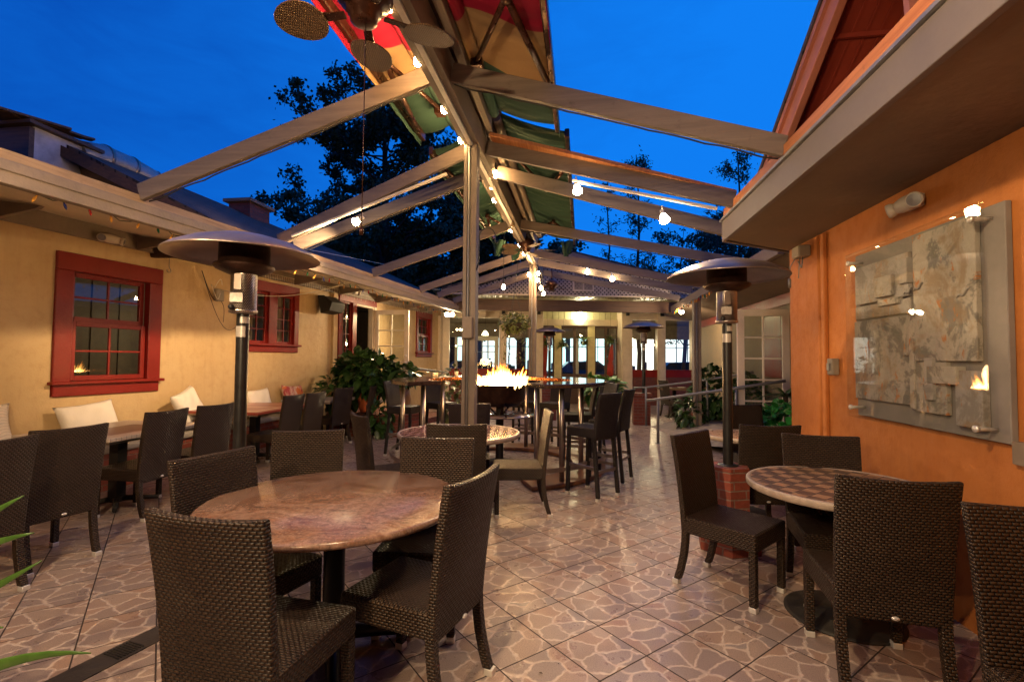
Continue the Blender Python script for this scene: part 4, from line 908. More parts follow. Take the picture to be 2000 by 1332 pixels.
# ------------------------------------------------------------------ wicker dining chair (faces local +y; back top at y = -.27)
def make_chair():
    t = thing('wicker_chair', 'x', 'chair', (0, 0, 0), 0, None, local=True)
    m = MB(); m.box(-.222, .222, -.195, .262, .345, .455); m.build('seat', MAT['wicker'], t, bevel=.014, bseg=2)
    prof = [(.325, -.197), (.38, -.200), (.455, -.206), (.55, -.214), (.65, -.225), (.75, -.238), (.85, -.254), (.93, -.268), (.972, -.275)]
    def sec(z): 
        for (z0, y0), (z1, y1) in zip(prof, prof[1:]):
            if z <= z1: return y0+(y1-y0)*(z-z0)/(z1-z0)
        return prof[-1][1]
    m = MB(); nx, nz = 10, 14; T = .036
    def P(i, j, side):
        u = i/nx*2-1; z = .325+(.972-.325)*j/nz; w = .222+.012*(z-.325)/.65
        z2 = z-(.010*(1-u*u) if j == nz else 0)
        return (u*w, sec(z)-.022*(1-u*u)*min(1, max(0, (z-.42)/.2))+(T/2 if side else -T/2), z2)
    vs = [P(i, j, s) for s in (0, 1) for j in range(nz+1) for i in range(nx+1)]
    k = (nx+1)*(nz+1); fs = []
    for s in (0, 1):
        for j in range(nz):
            for i in range(nx):
                a = s*k+j*(nx+1)+i; fs.append((a, a+1, a+nx+2, a+nx+1))
    bd = [i for i in range(nx+1)]+[(j*(nx+1)+nx) for j in range(1, nz+1)]+[nz*(nx+1)+i for i in range(nx-1, -1, -1)]+[j*(nx+1) for j in range(nz-1, 0, -1)]
    for q in range(len(bd)): a, b = bd[q], bd[(q+1) % len(bd)]; fs.append((a, b, b+k, a+k))
    m.add(vs, fs, True); m.build('backrest', MAT['wicker'], t, bevel=.008, bseg=2)
    for sx in (-1, 1):
        m = MB(); m.box(sx*.199-.021, sx*.199+.021, .216, .258, .03, .345); l = m.build('leg', MAT['wicker'], t, bevel=.005)
        m = MB(); m.box(sx*.199-.0215, sx*.199+.0215, .2155, .2585, 0, .03); m.build('foot_cap', MAT['chrome'], l, bevel=.002)
        m = MB(); c = [(.36, -.195), (.28, -.199), (.20, -.209), (.10, -.232), (.03, -.254)]; vs = []
        for z, y in c:
            h = .021; vs += [(sx*.2-h, y-h, z), (sx*.2+h, y-h, z), (sx*.2+h, y+h, z), (sx*.2-h, y+h, z)]
        fs = [(0, 1, 2, 3), (16, 19, 18, 17)]
        for r_ in range(4):
            for q in range(4): a = r_*4+q; b = r_*4+(q+1) % 4; fs.append((a, a+4, b+4, b))
        m.add(vs, fs); l = m.build('leg', MAT['wicker'], t, bevel=.004)
        m = MB(); m.box(sx*.2-.0215, sx*.2+.0215, -.2855, -.2425, 0, .03); m.build('foot_cap', MAT['chrome'], l, bevel=.002)
    m = MB(); M = Matrix.Translation((0, -.2385, .355)) @ Matrix.Rotation(R(90), 4, 'X') @ Matrix.Diagonal((1.15, .6, 1, 1))
    m.lathe([(0, .004), (.013, .003), (.015, -.004), (.0, -.004)], 16, M=M); m.build('maker_tag', MAT['chrome'], t)
    return t
CHAIR = make_chair(); used = [False]
def place(proto, flag, xy, deg, label, group, dz=0.0):
    o = proto if not flag[0] else copy_tree(proto)
    flag[0] = True
    a = R(deg); f = Vector((math.cos(a), math.sin(a), 0)); o.location = Vector((xy[0], xy[1], dz))+f*.272; o.rotation_euler = (0, 0, a-PI/2)
    o['label'] = label; o['group'] = group; return o
def chair(xy, deg, label, group): return place(CHAIR, used, xy, deg, label, group)
G1, G2, G3, G4 = 'wicker chairs round the granite table', 'wicker chairs round the red mosaic table', 'wicker chairs along the wall tables', 'wicker chairs by the orange wall'
chair((-1.19, 1.41), 84, 'dark wicker chair nearest the viewer, back turned, at the granite table', G1)
chair((-.47, 2.09), 165, 'dark wicker chair at the right side of the granite table', G1)
chair((-1.90, 2.30), -14, 'dark wicker chair at the left edge of the granite table, below the near heater', G1)
chair((-1.87, 3.13), -68, 'wicker chair behind the granite table, right of the near heater pole', G1)
chair((-.91, 3.00), -86, 'wicker chair tucked in at the right rear of the granite table', G1)
chair((-1.97, 4.10), 42, 'wicker chair left of the red mosaic table, seen edge on', G2)
chair((-.96, 3.66), 101, 'wicker chair before the red mosaic table, its back close behind another chair', G2)
chair((-.33, 4.79), 192, 'wicker chair right of the red mosaic table, seat turned left', G2)
chair((-1.26, 5.36), -78, 'wicker chair beyond the red mosaic table, in front of the middle post', G2)
chair((-3.47, 2.42), 176, 'wicker chair cut by the left edge of the photo, at the wall tables', G3)
chair((-3.58, 2.96), 169, 'wicker chair in front of the second white cushion, its back darkest of the row', G3)
chair((-3.86, 4.06), 180, 'wicker chair at the white wall table, side legs in full view', G3)
chair((-3.86, 4.68), 174, 'wicker chair half hidden behind the near heater pole', G3)
chair((-3.87, 6.10), 180, 'wicker chair at the red wall table, left one of two touching chairs', G3)
chair((-3.84, 6.60), 178, 'wicker chair at the red wall table, right one of two touching chairs', G3)
chair((-4.02, 7.78), 168, 'pale lit wicker chair at the grey wall table, left of the brick planter', G3)
chair((-3.78, 8.42), 192, 'wicker chair seen side on against the big pothos plant', G3)
chair((.75, 3.56), -41.6, 'wicker chair before the brick pedestal, seat and all legs in view', G4)
chair((1.47, 4.11), 94, 'wicker chair just right of the brick pedestal, facing away', G4)
chair((1.61, 3.61), -100, 'wicker chair beyond the diamond tiled table, facing the viewer', G4)
chair((1.35, 2.34), 83, 'large wicker chair before the diamond tiled table, back turned', G4)
chair((1.585, 1.95), -96, 'wicker chair cut by the right edge of the photo', G4)
chair((1.84, 5.98), -76, 'wicker chair in front of the bright green plant', G4)
chair((2.05, 12.9), 20, 'far wicker chair under the porch, the left of two by the ramp rails', 'chairs on the dining porch')
chair((2.75, 12.75), 165, 'far wicker chair under the porch, the right of two by the ramp rails', 'chairs on the dining porch')

# ------------------------------------------------------------------ bar stools
def make_stool():
    t = thing('bar_stool', 'x', 'bar stool', (0, 0, 0), 0, None, local=True); W = MAT['wicker_bar']
    m = MB(); m.box(-.19, .19, -.19, .20, .64, .745); m.build('seat', W, t, bevel=.014, bseg=2)
    m = MB(); nx, nz = 8, 8
    def P(u, v, s): z = .62+.50*v; return ((u*2-1)*(.19+.01*v), -.185-.075*v*v-.02*(1-(2*u-1)**2)*min(1, v*2)+s*.017, z)
    vs = [P(i/nx, j/nz, s) for s in (-1, 1) for j in range(nz+1) for i in range(nx+1)]; k = (nx+1)*(nz+1); fs = []
    for s in (0, 1):
        for j in range(nz):
            for i in range(nx): a = s*k+j*(nx+1)+i; fs.append((a, a+1, a+nx+2, a+nx+1))
    bd = list(range(nx+1))+[j*(nx+1)+nx for j in range(1, nz+1)]+[nz*(nx+1)+i for i in range(nx-1, -1, -1)]+[j*(nx+1) for j in range(nz-1, 0, -1)]
    for q in range(len(bd)): a, b = bd[q], bd[(q+1) % len(bd)]; fs.append((a, b, b+k, a+k))
    m.add(vs, fs, True); m.build('backrest', W, t, bevel=.007)
    for sx in (-1, 1):
        for yt, yb in ((.178, .19), (-.165, -.225)):
            m = MB(); a = Vector((sx*.168, yt, .65)); b = Vector((sx*.175, yb, .028)); m.beam(a, b, .038, .038, up=(0, 1, 0)); l = m.build('leg', W, t, bevel=.004)
            m = MB(); c = MB(); m.box(sx*.175-.0205, sx*.175+.0205, yb-.0205, yb+.0205, 0, .028); m.build('foot_cap', MAT['chrome'], l)
    m = MB(); z = .29
    m.box(-.155, .155, .178, .192, z-.018, z+.018); m.box(-.157, .157, -.21, -.196, z-.018, z+.018)
    m.box(-.18, -.166, -.19, .17, z+.02, z+.056); m.box(.166, .18, -.19, .17, z+.02, z+.056); m.build('foot_rest', MAT['steel'], t, bevel=.003)
    return t
STOOL = make_stool(); sused = [False]
GS = 'bar stools round the fire ring table'
for xy, deg, lab in (((.31, 5.28), 141, 'black wicker bar stool nearest the viewer, back turned, right of the fire'),
                     ((.58, 6.02), 158, 'bar stool just behind the nearest one, its lit back edge showing'),
                     ((.20, 6.72), 184, 'bar stool on the right of the ring table, partly behind the nearest stool'),
                     ((.46, 7.55), 205, 'bar stool at the far right of the ring table, by the green plant'),
                     ((-.35, 8.55), 245, 'bar stool beyond the ring table, right behind the flames'),
                     ((-.95, 8.75), 262, 'bar stool beyond the ring table, between the flames and far post'),
                     ((-2.0, 8.6), 295, 'bar stool beyond the ring table, just left of the middle post'),
                     ((-2.55, 8.1), 318, 'bar stool at the far left of the ring table, below the yellow flowers'),
                     ((-2.97, 7.2), -8, 'bar stool at the left end of the ring table, before the urn')):
    place(STOOL, sused, xy, deg, lab, GS)

# ------------------------------------------------------------------ tables
gt = thing('granite_table', 'large round brown granite table on a black column, in the left foreground', 'table', (-1.25, 2.36, 0))
m = MB(); r = .635; m.lathe([(0, .715), (r-.02, .715), (r-.004, .722), (r, .733), (r-.003, .745), (r-.014, .752), (0, .753)], 72, c=(-1.25, 2.36, 0)); m.build('tabletop', MAT['granite'], gt, weld=True)
m = MB(); m.lathe([(.05, .03), (.05, .66), (.12, .66), (.12, .714)], 20, c=(-1.25, 2.36, 0)); m.box(-1.55, -.95, 2.33, 2.39, .69, .713); m.build('column', MAT['black'], gt)
for k in range(4):
    a = R(28+90*k); d = Vector((math.cos(a), math.sin(a), 0)); c = Vector((-1.25, 2.36, 0))
    m = MB(); m.tube([c+d*.03+Vector((0, 0, .075)), c+d*.2+Vector((0, 0, .06)), c+d*.36+Vector((0, 0, .035)), c+d*.42+Vector((0, 0, .025))], [.038, .034, .028, .024], 10); m.build('foot', MAT['black'], gt)
def bistro(name, label, c, r, mat, rim, base_r, grp=None, legs=None):
    t = thing(name, label, 'table', (c[0], c[1], 0), 0, grp)
    cc = (c[0], c[1], 0)
    m = MB(); m.lathe([(0, .752), (r-.028, .752)], 64, c=cc); m.build('tabletop', mat, t, weld=True)
    m = MB(); m.lathe([(0, .712), (r-.01, .712), (r, .72), (r, .748), (r-.006, .755), (r-.026, .755), (r-.028, .750)], 64, c=cc); m.build('table_rim', rim, t, weld=True)
    m = MB(); m.lathe([(.032, .02), (.032, .71)], 16, c=cc); m.build('column', MAT['matte_black'], t)
    m = MB(); m.lathe([(0, .03), (.06, .03), (.07, .02), (base_r-.02, .016), (base_r, .008), (base_r, .0), (0, 0)], 48, c=cc); m.build('base_plate', MAT['matte_black'], t, weld=True)
    return t
bistro('tiled_table', 'round table with brown diamond tiles by the orange wall', (1.50, 3.12), .50, MAT['check_top'], MAT['cast_rim'], .30)
bistro('mosaic_table', 'round table with red mosaic tiles in the middle, lit by the fire', (-1.20, 4.68), .60, MAT['mosaic_top'], MAT['cast_rim'], .30)
bistro('tiled_table', 'small round tan table beyond the brick pedestal', (1.55, 5.05), .36, plain('tan_tile_top', (.30,.18,.11), .3, var=.3, scale=20), MAT['cast_rim'], .25)
GW = 'rectangular tables along the bench'
def plank_top(name, c1, c2, stripe):
    t = NT(name); p = t.tc('Object'); x, y, z = t.sep(p)
    n = t.noise(t.map(p, sc=(30, 3, 3)), 1.0, 5.0, .7); c = t.mix(t.rng(n, .3, .7), c1, c2)
    if stripe == 'panel':
        a = t.math('MULTIPLY', t.math('LESS_THAN', t.math('ABSOLUTE', t.math('ADD', x, -.10)), .24), t.math('LESS_THAN', t.math('ABSOLUTE', t.math('ADD', y, .05)), .34))
        c = t.mix(a, c, t.mix(n, (.09,.035,.04), (.14,.06,.06)))
        c = t.mix(t.math('LESS_THAN', t.math('FRACT', t.math('DIVIDE', y, .05)), .07), c, (.10,.07,.06))
    if stripe == 'frame':
        ax = t.math('ABSOLUTE', x); ay = t.math('ABSOLUTE', y)
        f = t.math('MAXIMUM', t.math('LESS_THAN', t.math('ABSOLUTE', t.math('SUBTRACT', ax, .38)), .022), t.math('LESS_THAN', t.math('ABSOLUTE', t.math('SUBTRACT', ay, .50)), .022))
        f = t.math('MAXIMUM', f, t.math('LESS_THAN', ay, .022)); f = t.math('MULTIPLY', f, t.math('MULTIPLY', t.math('LESS_THAN', ax, .402), t.math('LESS_THAN', ay, .522)))
        c = t.mix(f, c, (.66,.52,.40))
    t.set(color=c, rough=.28); return t.m
PT1 = plank_top('white_plank_top', (.42,.34,.29), (.55,.46,.39), 'panel'); PT2 = plank_top('red_tile_top', (.26,.05,.035), (.36,.085,.06), 'frame'); PT3 = plank_top('grey_plank_top', (.30,.28,.27), (.40,.36,.33), 'none')
for (xc, yc, lx, ly, mt, lab) in ((-4.62, 2.35, 1.0, 1.05, PT1, 'wall table at the left edge of the photo, hidden by chairs'),
                                  (-4.58, 4.25, 1.02, 1.12, PT1, 'whitewashed wall table with a purple panel, under the first window'),
                                  (-4.70, 6.45, 1.05, 1.35, PT2, 'wall table with red tiles framed by white lines'),
                                  (-4.62, 8.05, .90, .90, PT3, 'grey wall table beside the brick planter')):
    t = thing('wall_table', lab, 'table', (xc, yc, 0), 0, GW, local=True)
    m = MB(); m.box(-lx/2, lx/2, -ly/2, ly/2, .715, .75); m.build('tabletop', mt, t, bevel=.004)
    m = MB(); m.box(-lx/2+.01, lx/2-.01, -ly/2+.01, ly/2-.01, .695, .7145); m.build('apron', MAT['steel'], t)
    m = MB(); m.box(-.05, .05, -.05, .05, .03, .694); m.build('column', MAT['matte_black'], t)
    for k in range(4):
        a = R(45+90*k); m = MB(); m.tube([(.03*math.cos(a), .03*math.sin(a), .06), (.34*math.cos(a), .34*math.sin(a), .025)], [.03, .02], 8); m.build('foot', MAT['matte_black'], t)

# ------------------------------------------------------------------ bench with cushions
bn = thing('brick_bench', 'low red brick bench along the yellow wall with grey seat cushions', 'bench', (-5.3, 4.5, 0))
m = MB(); m.poly([(-5.14, -1.5, 0), (-5.14, 8.3, 0), (wx(8.3)-.01, 8.3, 0), (wx(-1.5)-.01, -1.5, 0)], (0, 0, .40)); m.build('base', MAT['brick'], bn)
for a, b in ((-1.5, 1.4), (1.43, 3.1), (3.13, 4.72), (4.75, 6.4), (6.43, 8.28)):
    m = MB(); m.poly([(-5.10, a, .402), (-5.10, b, .402), (wx(b)+.02, b, .402), (wx(a)+.02, a, .402)], (0, 0, .085)); m.build('seat_cushion', MAT['grey_cushion'], bn, bevel=.03, bseg=3)
def pillow(label, loc, w, h, th, yaw, tilt, roll, mat):
    M = Matrix.Translation(loc) @ rotz_m(R(yaw)) @ Matrix.Rotation(R(-tilt), 4, 'Y') @ Matrix.Rotation(R(roll), 4, 'X')
    n = 18; m = MB(); rr = random.Random(int(loc[1]*100)); ph = [rr.uniform(0, 6) for _ in range(6)]
    for s in (-1, 1):
        vs = []
        for j in range(n+1):
            for i in range(n+1):
                a, b = i/n*2-1, j/n*2-1
                pin = 1-.09*(1-b*b)*abs(a)**3; pin2 = 1-.09*(1-a*a)*abs(b)**3
                t_ = max(0, (1-a**4))**.45*max(0, (1-b**4))**.45
                t_ += .10*t_*math.sin(4*a+ph[0]+2*b)*math.sin(3*b+ph[1]); t_ += .05*t_*math.sin(9*a+ph[2]-5*b)
                vs.append(Vector((s*th*.5*t_, a*w/2*pin, b*h/2*pin2)))
        m.add(vs, [(j*(n+1)+i, j*(n+1)+i+1, (j+1)*(n+1)+i+1, (j+1)*(n+1)+i) for j in range(n) for i in range(n)], True)
    me = m
    for k in range(len(me.v)): pass
    o = me.build('pillow', mat, None, weld=True); o.matrix_world = M
    o.location = M.to_translation(); o.rotation_euler = M.to_euler()
    return tag(o, label, 'cushion', 'cushions on the brick bench')
pillow('wide pale quilted cushion with wavy lines at the left edge of the bench', (wx(3.6)+.17, 3.62, .735), .92, .52, .17, -6.5, 18, 2, MAT['quilt'])
pillow('plain white cushion below the first red window', (wx(4.75)+.20, 4.72, .72), .58, .48, .18, -12, 22, 6, MAT['cushion'])
pillow('brightly lit white cushion standing tilted against the wall', (wx(6.0)+.20, 5.93, .80), .50, .46, .16, 10, 20, 16, MAT['cushion'])
pillow('white cushion just right of the near heater pole', (wx(7.2)+.16, 7.25, .73), .50, .46, .17, -8, 16, 3, MAT['cushion'])
pillow('red and orange splashed cushion at the far end of the bench', (wx(8.1)+.17, 8.05, .74), .52, .50, .15, -4, 18, -3, MAT['floral'])

# ------------------------------------------------------------------ patio heaters on brick pedestals
def make_heater():
    t = thing('patio_heater', 'x', 'patio heater', (0, 0, 0), 0, None, local=True); Z = 1.53
    m = MB(); m.lathe([(0, Z+.118), (.06, Z+.116), (.18, Z+.100), (.32, Z+.058), (.42, Z+.009), (.458, Z-.020), (.462, Z-.030), (.456, Z-.030), (.41, Z-.006), (.31, Z+.032), (.17, Z+.066), (0, Z+.076)], 64); m.build('reflector_dome', MAT['alu'], t, weld=True)
    m = MB(); m.lathe([(.150, Z+.068), (.152, Z-.085), (.178, Z-.080), (.182, Z-.094), (.165, Z-.112), (.095, Z-.142), (0, Z-.142)], 40); m.build('burner_can', MAT['rust_can'], t)
    m = MB(); m.lathe([(.078, Z-.141), (.078, Z-.372), (.085, Z-.374), (.085, Z-.392), (.06, Z-.40), (0, Z-.40)], 32); b = m.build('burner_housing', MAT['mesh'], t)
    m = MB(); m.box(-.03, .012, -.092, -.079, Z-.25, Z-.15); m.build('front_plate', MAT['alu'], b)
    m = MB(); m.box(-.055, .02, -.0865, -.078, Z-.33, Z-.27); m.build('warning_label', MAT['label'], b)
    m = MB(); m.lathe([(0, .022), (.016, .02), (.018, 0)], 12, M=Matrix.Translation((-.045, -.075, Z-.362)) @ Matrix.Rotation(R(90), 4, 'X')); m.build('control_knob', MAT['black'], b)
    m = MB(); m.lathe([(.038, 0), (.038, Z-.39)], 24); p = m.build('pole', MAT['black'], t)
    m = MB(); m.lathe([(.0395, Z-.55), (.0395, Z-.48)], 24, a0=R(200), a1=R(310)); m.build('data_label', MAT['label'], p)
    m = MB(); m.lathe([(.0395, Z-.46), (.0395, Z-.42)], 24, a0=R(260), a1=R(345)); m.build('data_label', MAT['label'], p)
    m = MB(); m.lathe([(0, .014), (.075, .012), (.08, 0)], 24); m.build('base_flange', MAT['black'], t)
    return t
HEAT = make_heater(); hused = [False]
def heater(loc, rot, lab, s=1.0):
    o = HEAT if not hused[0] else copy_tree(HEAT)
    hused[0] = True; o.location = loc; o.rotation_euler = (0, 0, R(rot)); o.scale = (s, s, s); o['label'] = lab; o['group'] = 'gas patio heaters'
heater((-2.19, 2.86, .62), 20, 'tall patio heater left of the granite table, in front of the yellow wall')
heater((1.15, 4.10, .64), -5, 'patio heater standing on the brick pedestal beside the orange wall')
heater((-.81, 12.0, .83), 0, 'far patio heater right of the second middle post', .88)
heater((1.39, 11.45, .72), 0, 'far patio heater standing behind the brick pier at the ramp')
def pedestal(label, c, r, zt, flare=.0):
    t = MB(); n = 6; ring = []
    for rr_, z in ((r*1.5, 0), (r*1.5, .10), (r, .26), (r, zt)):
        ring.append([(c[0]+rr_*math.cos(2*PI*k/n+.35), c[1]+rr_*math.sin(2*PI*k/n+.35), z) for k in range(n)])
    vs = [p for q in ring for p in q]; fs = [tuple(range(3*n, 4*n))]
    for i in range(3):
        for k in range(n): fs.append((i*n+k, i*n+(k+1) % n, (i+1)*n+(k+1) % n, (i+1)*n+k))
    t.add(vs, fs); return single(t, 'brick_pedestal', MAT['brick'], label, 'brick pedestal', (c[0], c[1], 0), 'brick heater pedestals')
pedestal('six sided red brick pedestal under the right patio heater', (1.15, 4.10), .165, .642)
pedestal('six sided red brick pedestal under the left patio heater, hidden by chairs', (-2.19, 2.86), .13, .622)
m = MB(); m.box(-.98, -.64, 11.84, 12.16, 0, .83); single(m, 'brick_pedestal', MAT['brick'], 'brick pedestal under the far patio heater by the second post', 'brick pedestal', (-.81, 12, 0), 'brick heater pedestals')
m = MB(); m.box(1.16, 1.53, 11.36, 11.72, 0, .66); m.box(1.13, 1.56, 11.33, 11.75, .66, .72); single(m, 'brick_pier', MAT['brick'], 'square red brick pier at the foot of the ramp rails', 'brick pier', (1.35, 11.5, 0))

# ------------------------------------------------------------------ fire ring bar
FC = Vector((-1.15, 6.75, 0)); ZB = 1.19
bt = thing('ring_bar_table', 'broken ring of dark granite bar top on steel legs round the fire', 'bar table', tuple(FC))
def arc(m, r0, r1, z0, z1, a0, a1, n=56):
    m.lathe([(r0, z0), (r1, z0), (r1, z1), (r0, z1), (r0, z0)], n, c=tuple(FC), smooth=False, a0=R(a0), a1=R(a1))
    for a in (a0, a1):
        a = R(a); m.add([(FC.x+rr_*math.cos(a), FC.y+rr_*math.sin(a), z) for rr_, z in ((r0, z0), (r1, z0), (r1, z1), (r0, z1))], [(0, 1, 2, 3)])
for a0, a1 in ((-61, 96), (98, 232)):
    m = MB(); arc(m, 1.0, 1.50, ZB-.05, ZB, a0, a1); m.build('bar_top', MAT['bar_granite'], bt, bevel=.006, weld=True)
m = MB(); arc(m, .985, .9985, ZB-.045, ZB-.002, -60, 231); m.build('copper_edge', plain('copper_strip', (.42,.16,.06), .25, .9), bt, weld=True)
for k, a in enumerate((-58, -48, -12, 35, 78, 112, 150, 190, 222)):
    rr_ = 1.36 if k % 2 else 1.16; a = R(a); p = FC+Vector((rr_*math.cos(a), rr_*math.sin(a), 0))
    m = MB(); m.tube([p+Vector((0, 0, .05)), p+Vector((0, 0, ZB-.052))], .031, 18); m.build('leg', MAT['steel'], bt)
for a0, a1 in ((-66, 96), (98, 235)):
    m = MB(); arc(m, 1.02, 1.46, .004, .055, a0, a1); m.build('base_plinth', plain('worn_timber_plinth', (.20,.085,.04), .4, var=.4, scale=6, grain=.3), bt, bevel=.008, weld=True)
    m = MB(); arc(m, 1.488, 1.50, .20, .25, a0, a1); m.build('foot_rail', MAT['steel'], bt, weld=True)
fb = thing('fire_bowl', 'dark steel fire drum on a pedestal with a round glass shelf', 'fire bowl', tuple(FC))
m = MB(); m.lathe([(.0, .82), (.26, .82), (.345, .90), (.352, 1.10), (.36, 1.105), (.36, 1.12), (.335, 1.12), (.33, 1.04), (0, 1.03)], 48, c=tuple(FC)); m.build('bowl', MAT['rust_can'], fb, weld=True)
m = MB(); m.lathe([(.0, .004), (.30, .004), (.30, .03), (.07, .05), (.055, .1), (.055, .82)], 32, c=tuple(FC)); m.build('pedestal', MAT['matte_black'], fb, weld=True)
m = MB(); m.lathe([(0.06, .685), (.50, .685), (.503, .692), (.50, .70), (.06, .70)], 56, c=tuple(FC)); m.build('glass_shelf', plain('smoked_glass_shelf', (.20,.15,.11), .08, spec=.6), fb)
for k in range(3):
    a = R(-70+120*k); d = Vector((math.cos(a), math.sin(a), 0)); m = MB(); m.tube([FC+d*.46+Vector((0, 0, .70)), FC+d*.42+Vector((0, 0, .80)), FC+d*.30+Vector((0, 0, .88))], .012, 8); m.tube([FC+d*.06+Vector((0, 0, .70)), FC+d*.20+Vector((0, 0, .83))], .014, 8); m.build('bracket', MAT['rust_can'], fb)
rr = random.Random(21); m = MB()
for k in range(260):
    a = rr.uniform(0, 2*PI); q = math.sqrt(rr.random())*.33; h = rr.choice((.7, .8, 1.0, 1.0, 1.35))*rr.uniform(.07, .27)*(1-.3*(q/.33)**2)*(.55+.75*math.exp(-((q*math.cos(a)-.02)**2)/.012)+.45*math.exp(-((q*math.cos(a)-.24)**2)/.004))
    b = Vector((q*math.cos(a), q*math.sin(a), 0)); lean = Vector((rr.uniform(-.05, .05)+b.x*.25, rr.uniform(-.05, .05)+b.y*.25, 0)); w_ = rr.uniform(.010, .032)
    pts = [b+Vector((0, 0, -.04)), b+lean*.2+Vector((0, 0, h*.25)), b+lean*.6+Vector((rr.uniform(-.01, .01), 0, h*.6)), b+lean+Vector((rr.uniform(-.02, .02), 0, h))]
    m.tube(pts, [w_*.8, w_, w_*.6, .002], 7)
m.v = [p+FC+Vector((0, 0, 1.10)) for p in m.v]
single(m, 'flames', MAT['fire'], 'white hot gas flames rising from the fire drum', 'fire', (FC.x, FC.y, 1.10))
L = bpy.data.lights.new('fire_light', 'POINT'); L.energy = 65; L.color = (1.0, .58, .26); L.shadow_soft_size = .22
o = bpy.data.objects.new('fire_light', L); COL.objects.link(o); o.location = (FC.x, FC.y, 1.32)

# small things on the ring table
for k, (x, y, lab) in enumerate(((-2.30, 7.35, 'small low pot of yellow flowers on the left of the ring table'), (-2.05, 7.75, 'tiny cream candle cup on the ring table left of the middle post'), (-1.55, 8.05, 'square cream candle holder on the ring table behind the middle post'))):
    if k == 0:
        t = thing('flower_pot', lab, 'flower pot', (x, y, ZB)); m = MB(); m.lathe([(0, .002), (.05, .002), (.06, .06), (.054, .06), (0, .05)], 16, c=(x, y, ZB)); m.build('pot', MAT['cream'], t)
        m = MB(); r2 = random.Random(1)
        for q in range(70):
            p = Vector((x+r2.gauss(0, .09), y+r2.gauss(0, .09), ZB+.06+abs(r2.gauss(0, .03)))); s = .018; a = r2.uniform(0, 6); m.add([p+Vector((s*math.cos(a+i*PI/2), s*math.sin(a+i*PI/2), .006*(i % 2))) for i in range(4)], [(0, 1, 2, 3)])
        m.build('flowers', MAT['yellow_leaf'], t)
    else:
        m = MB(); m.lathe([(0, .001), (.03, .001), (.034, .075), (.028, .075), (.026, .02), (0, .02)], 4 if k == 2 else 14, c=(x, y, ZB)); single(m, 'candle_cup', MAT['cream'], lab, 'candle holder', (x, y, ZB))

# ------------------------------------------------------------------ ramp handrails
def handrail(label, pts, posts):
    t = thing('handrail', label, 'handrail', (pts[0][0], pts[0][1], 0), 0, 'ramp handrails')
    m = MB(); m.tube(pts, .024, 12); m.build('rail', MAT['rail'], t)
    for (x, y, z) in posts: m = MB(); m.tube([(x, y, 0), (x, y, z-.01)], .024, 12); p = m.build('post', MAT['rail'], t); m = MB(); m.lathe([(0, .012), (.05, .01), (.055, 0)], 16, c=(x, y, 0)); m.build('base_flange', MAT['rail'], p)
handrail('nearer grey pipe handrail rising to the right hand french door', [(1.14, 8.95, .755), (1.31, 8.94, .78), (2.2, 8.4, .98), (3.05, 7.88, 1.18)], [(1.33, 8.93, .79), (2.45, 8.25, 1.03)])
handrail('farther grey pipe handrail behind the right patio heater pole', [(1.18, 11.5, .84), (1.45, 11.35, .86), (2.4, 10.4, 1.06), (3.15, 9.6, 1.27)], [(1.42, 11.30, .86), (2.5, 10.3, 1.08)])
handrail('dark pipe handrail at the left doorway behind the pothos plant', [(-4.75, 9.6, 1.45), (-4.2, 10.4, 1.32), (-3.3, 11.6, 1.13)], [(-3.4, 11.5, 1.14)])
m = MB(); m.poly([(-4.98, 10.2, 0), (-3.6, 10.2, 0), (-3.1, 12.0, 0), (-4.8, 12.2, 0)], (0, 0, .12)); single(m, 'step', MAT['brick_dark'], 'low brick step before the left doorway', 'step', (-4, 11, 0))

# ------------------------------------------------------------------ relief artwork behind glass on the orange wall
AT = thing('wall_relief', 'grey and rust abstract relief of layered panels behind a clear glass sheet', 'wall art', (2.06, 3.4, 1.65))
def relief(name, seed, base, spot, rust):
    t = NT(name); p = t.vmath('ADD', t.tc('Object'), (seed*3.1, seed*1.7, seed*.9))
    a = t.noise(p, 4.2, 9.0, .74, .5); b = t.noise(p, 3.0, 7.0, .68, .4); r_ = t.noise(t.map(p, sc=(1, 2.2, 1.0)), 6.0, 7.0, .72, .9)
    c = t.mix(t.rng(t.noise(p, 11.0, 6.0, .7), .35, .7), base, tuple(x*.78 for x in base))
    c = t.mix(t.rng(a, .50, .56, 0.0, .8), c, spot); c = t.mix(t.rng(b, .54, .62, 0.0, .75), c, (.30,.20,.12)); c = t.mix(t.rng(r_, .60, .63, 0.0, .9), c, rust)
    t.set(color=c, rough=.75); t.bump(a, .02, .7); return t.m
RA = relief('pale_relief', 1, (.48,.42,.365), (.14,.13,.12), (.48,.17,.04)); RBm = relief('grey_relief', 5, (.42,.37,.325), (.13,.12,.11), (.44,.16,.04)); RCm = relief('plain_relief', 9, (.40,.36,.34), (.24,.21,.19), (.42,.18,.06))
m = MB(); m.box(2.085, 2.118, 2.72, 4.06, 1.07, 2.285); m.build('back_board', plain('grey_back_board', (.22,.195,.18), .7, var=.15), AT, bevel=.004)
m = MB(); m.box(2.085, 2.118, 2.62, 2.72, .98, 1.09); m.build('back_board_tab', plain('dim_board', (.20,.15,.11), .7), AT)
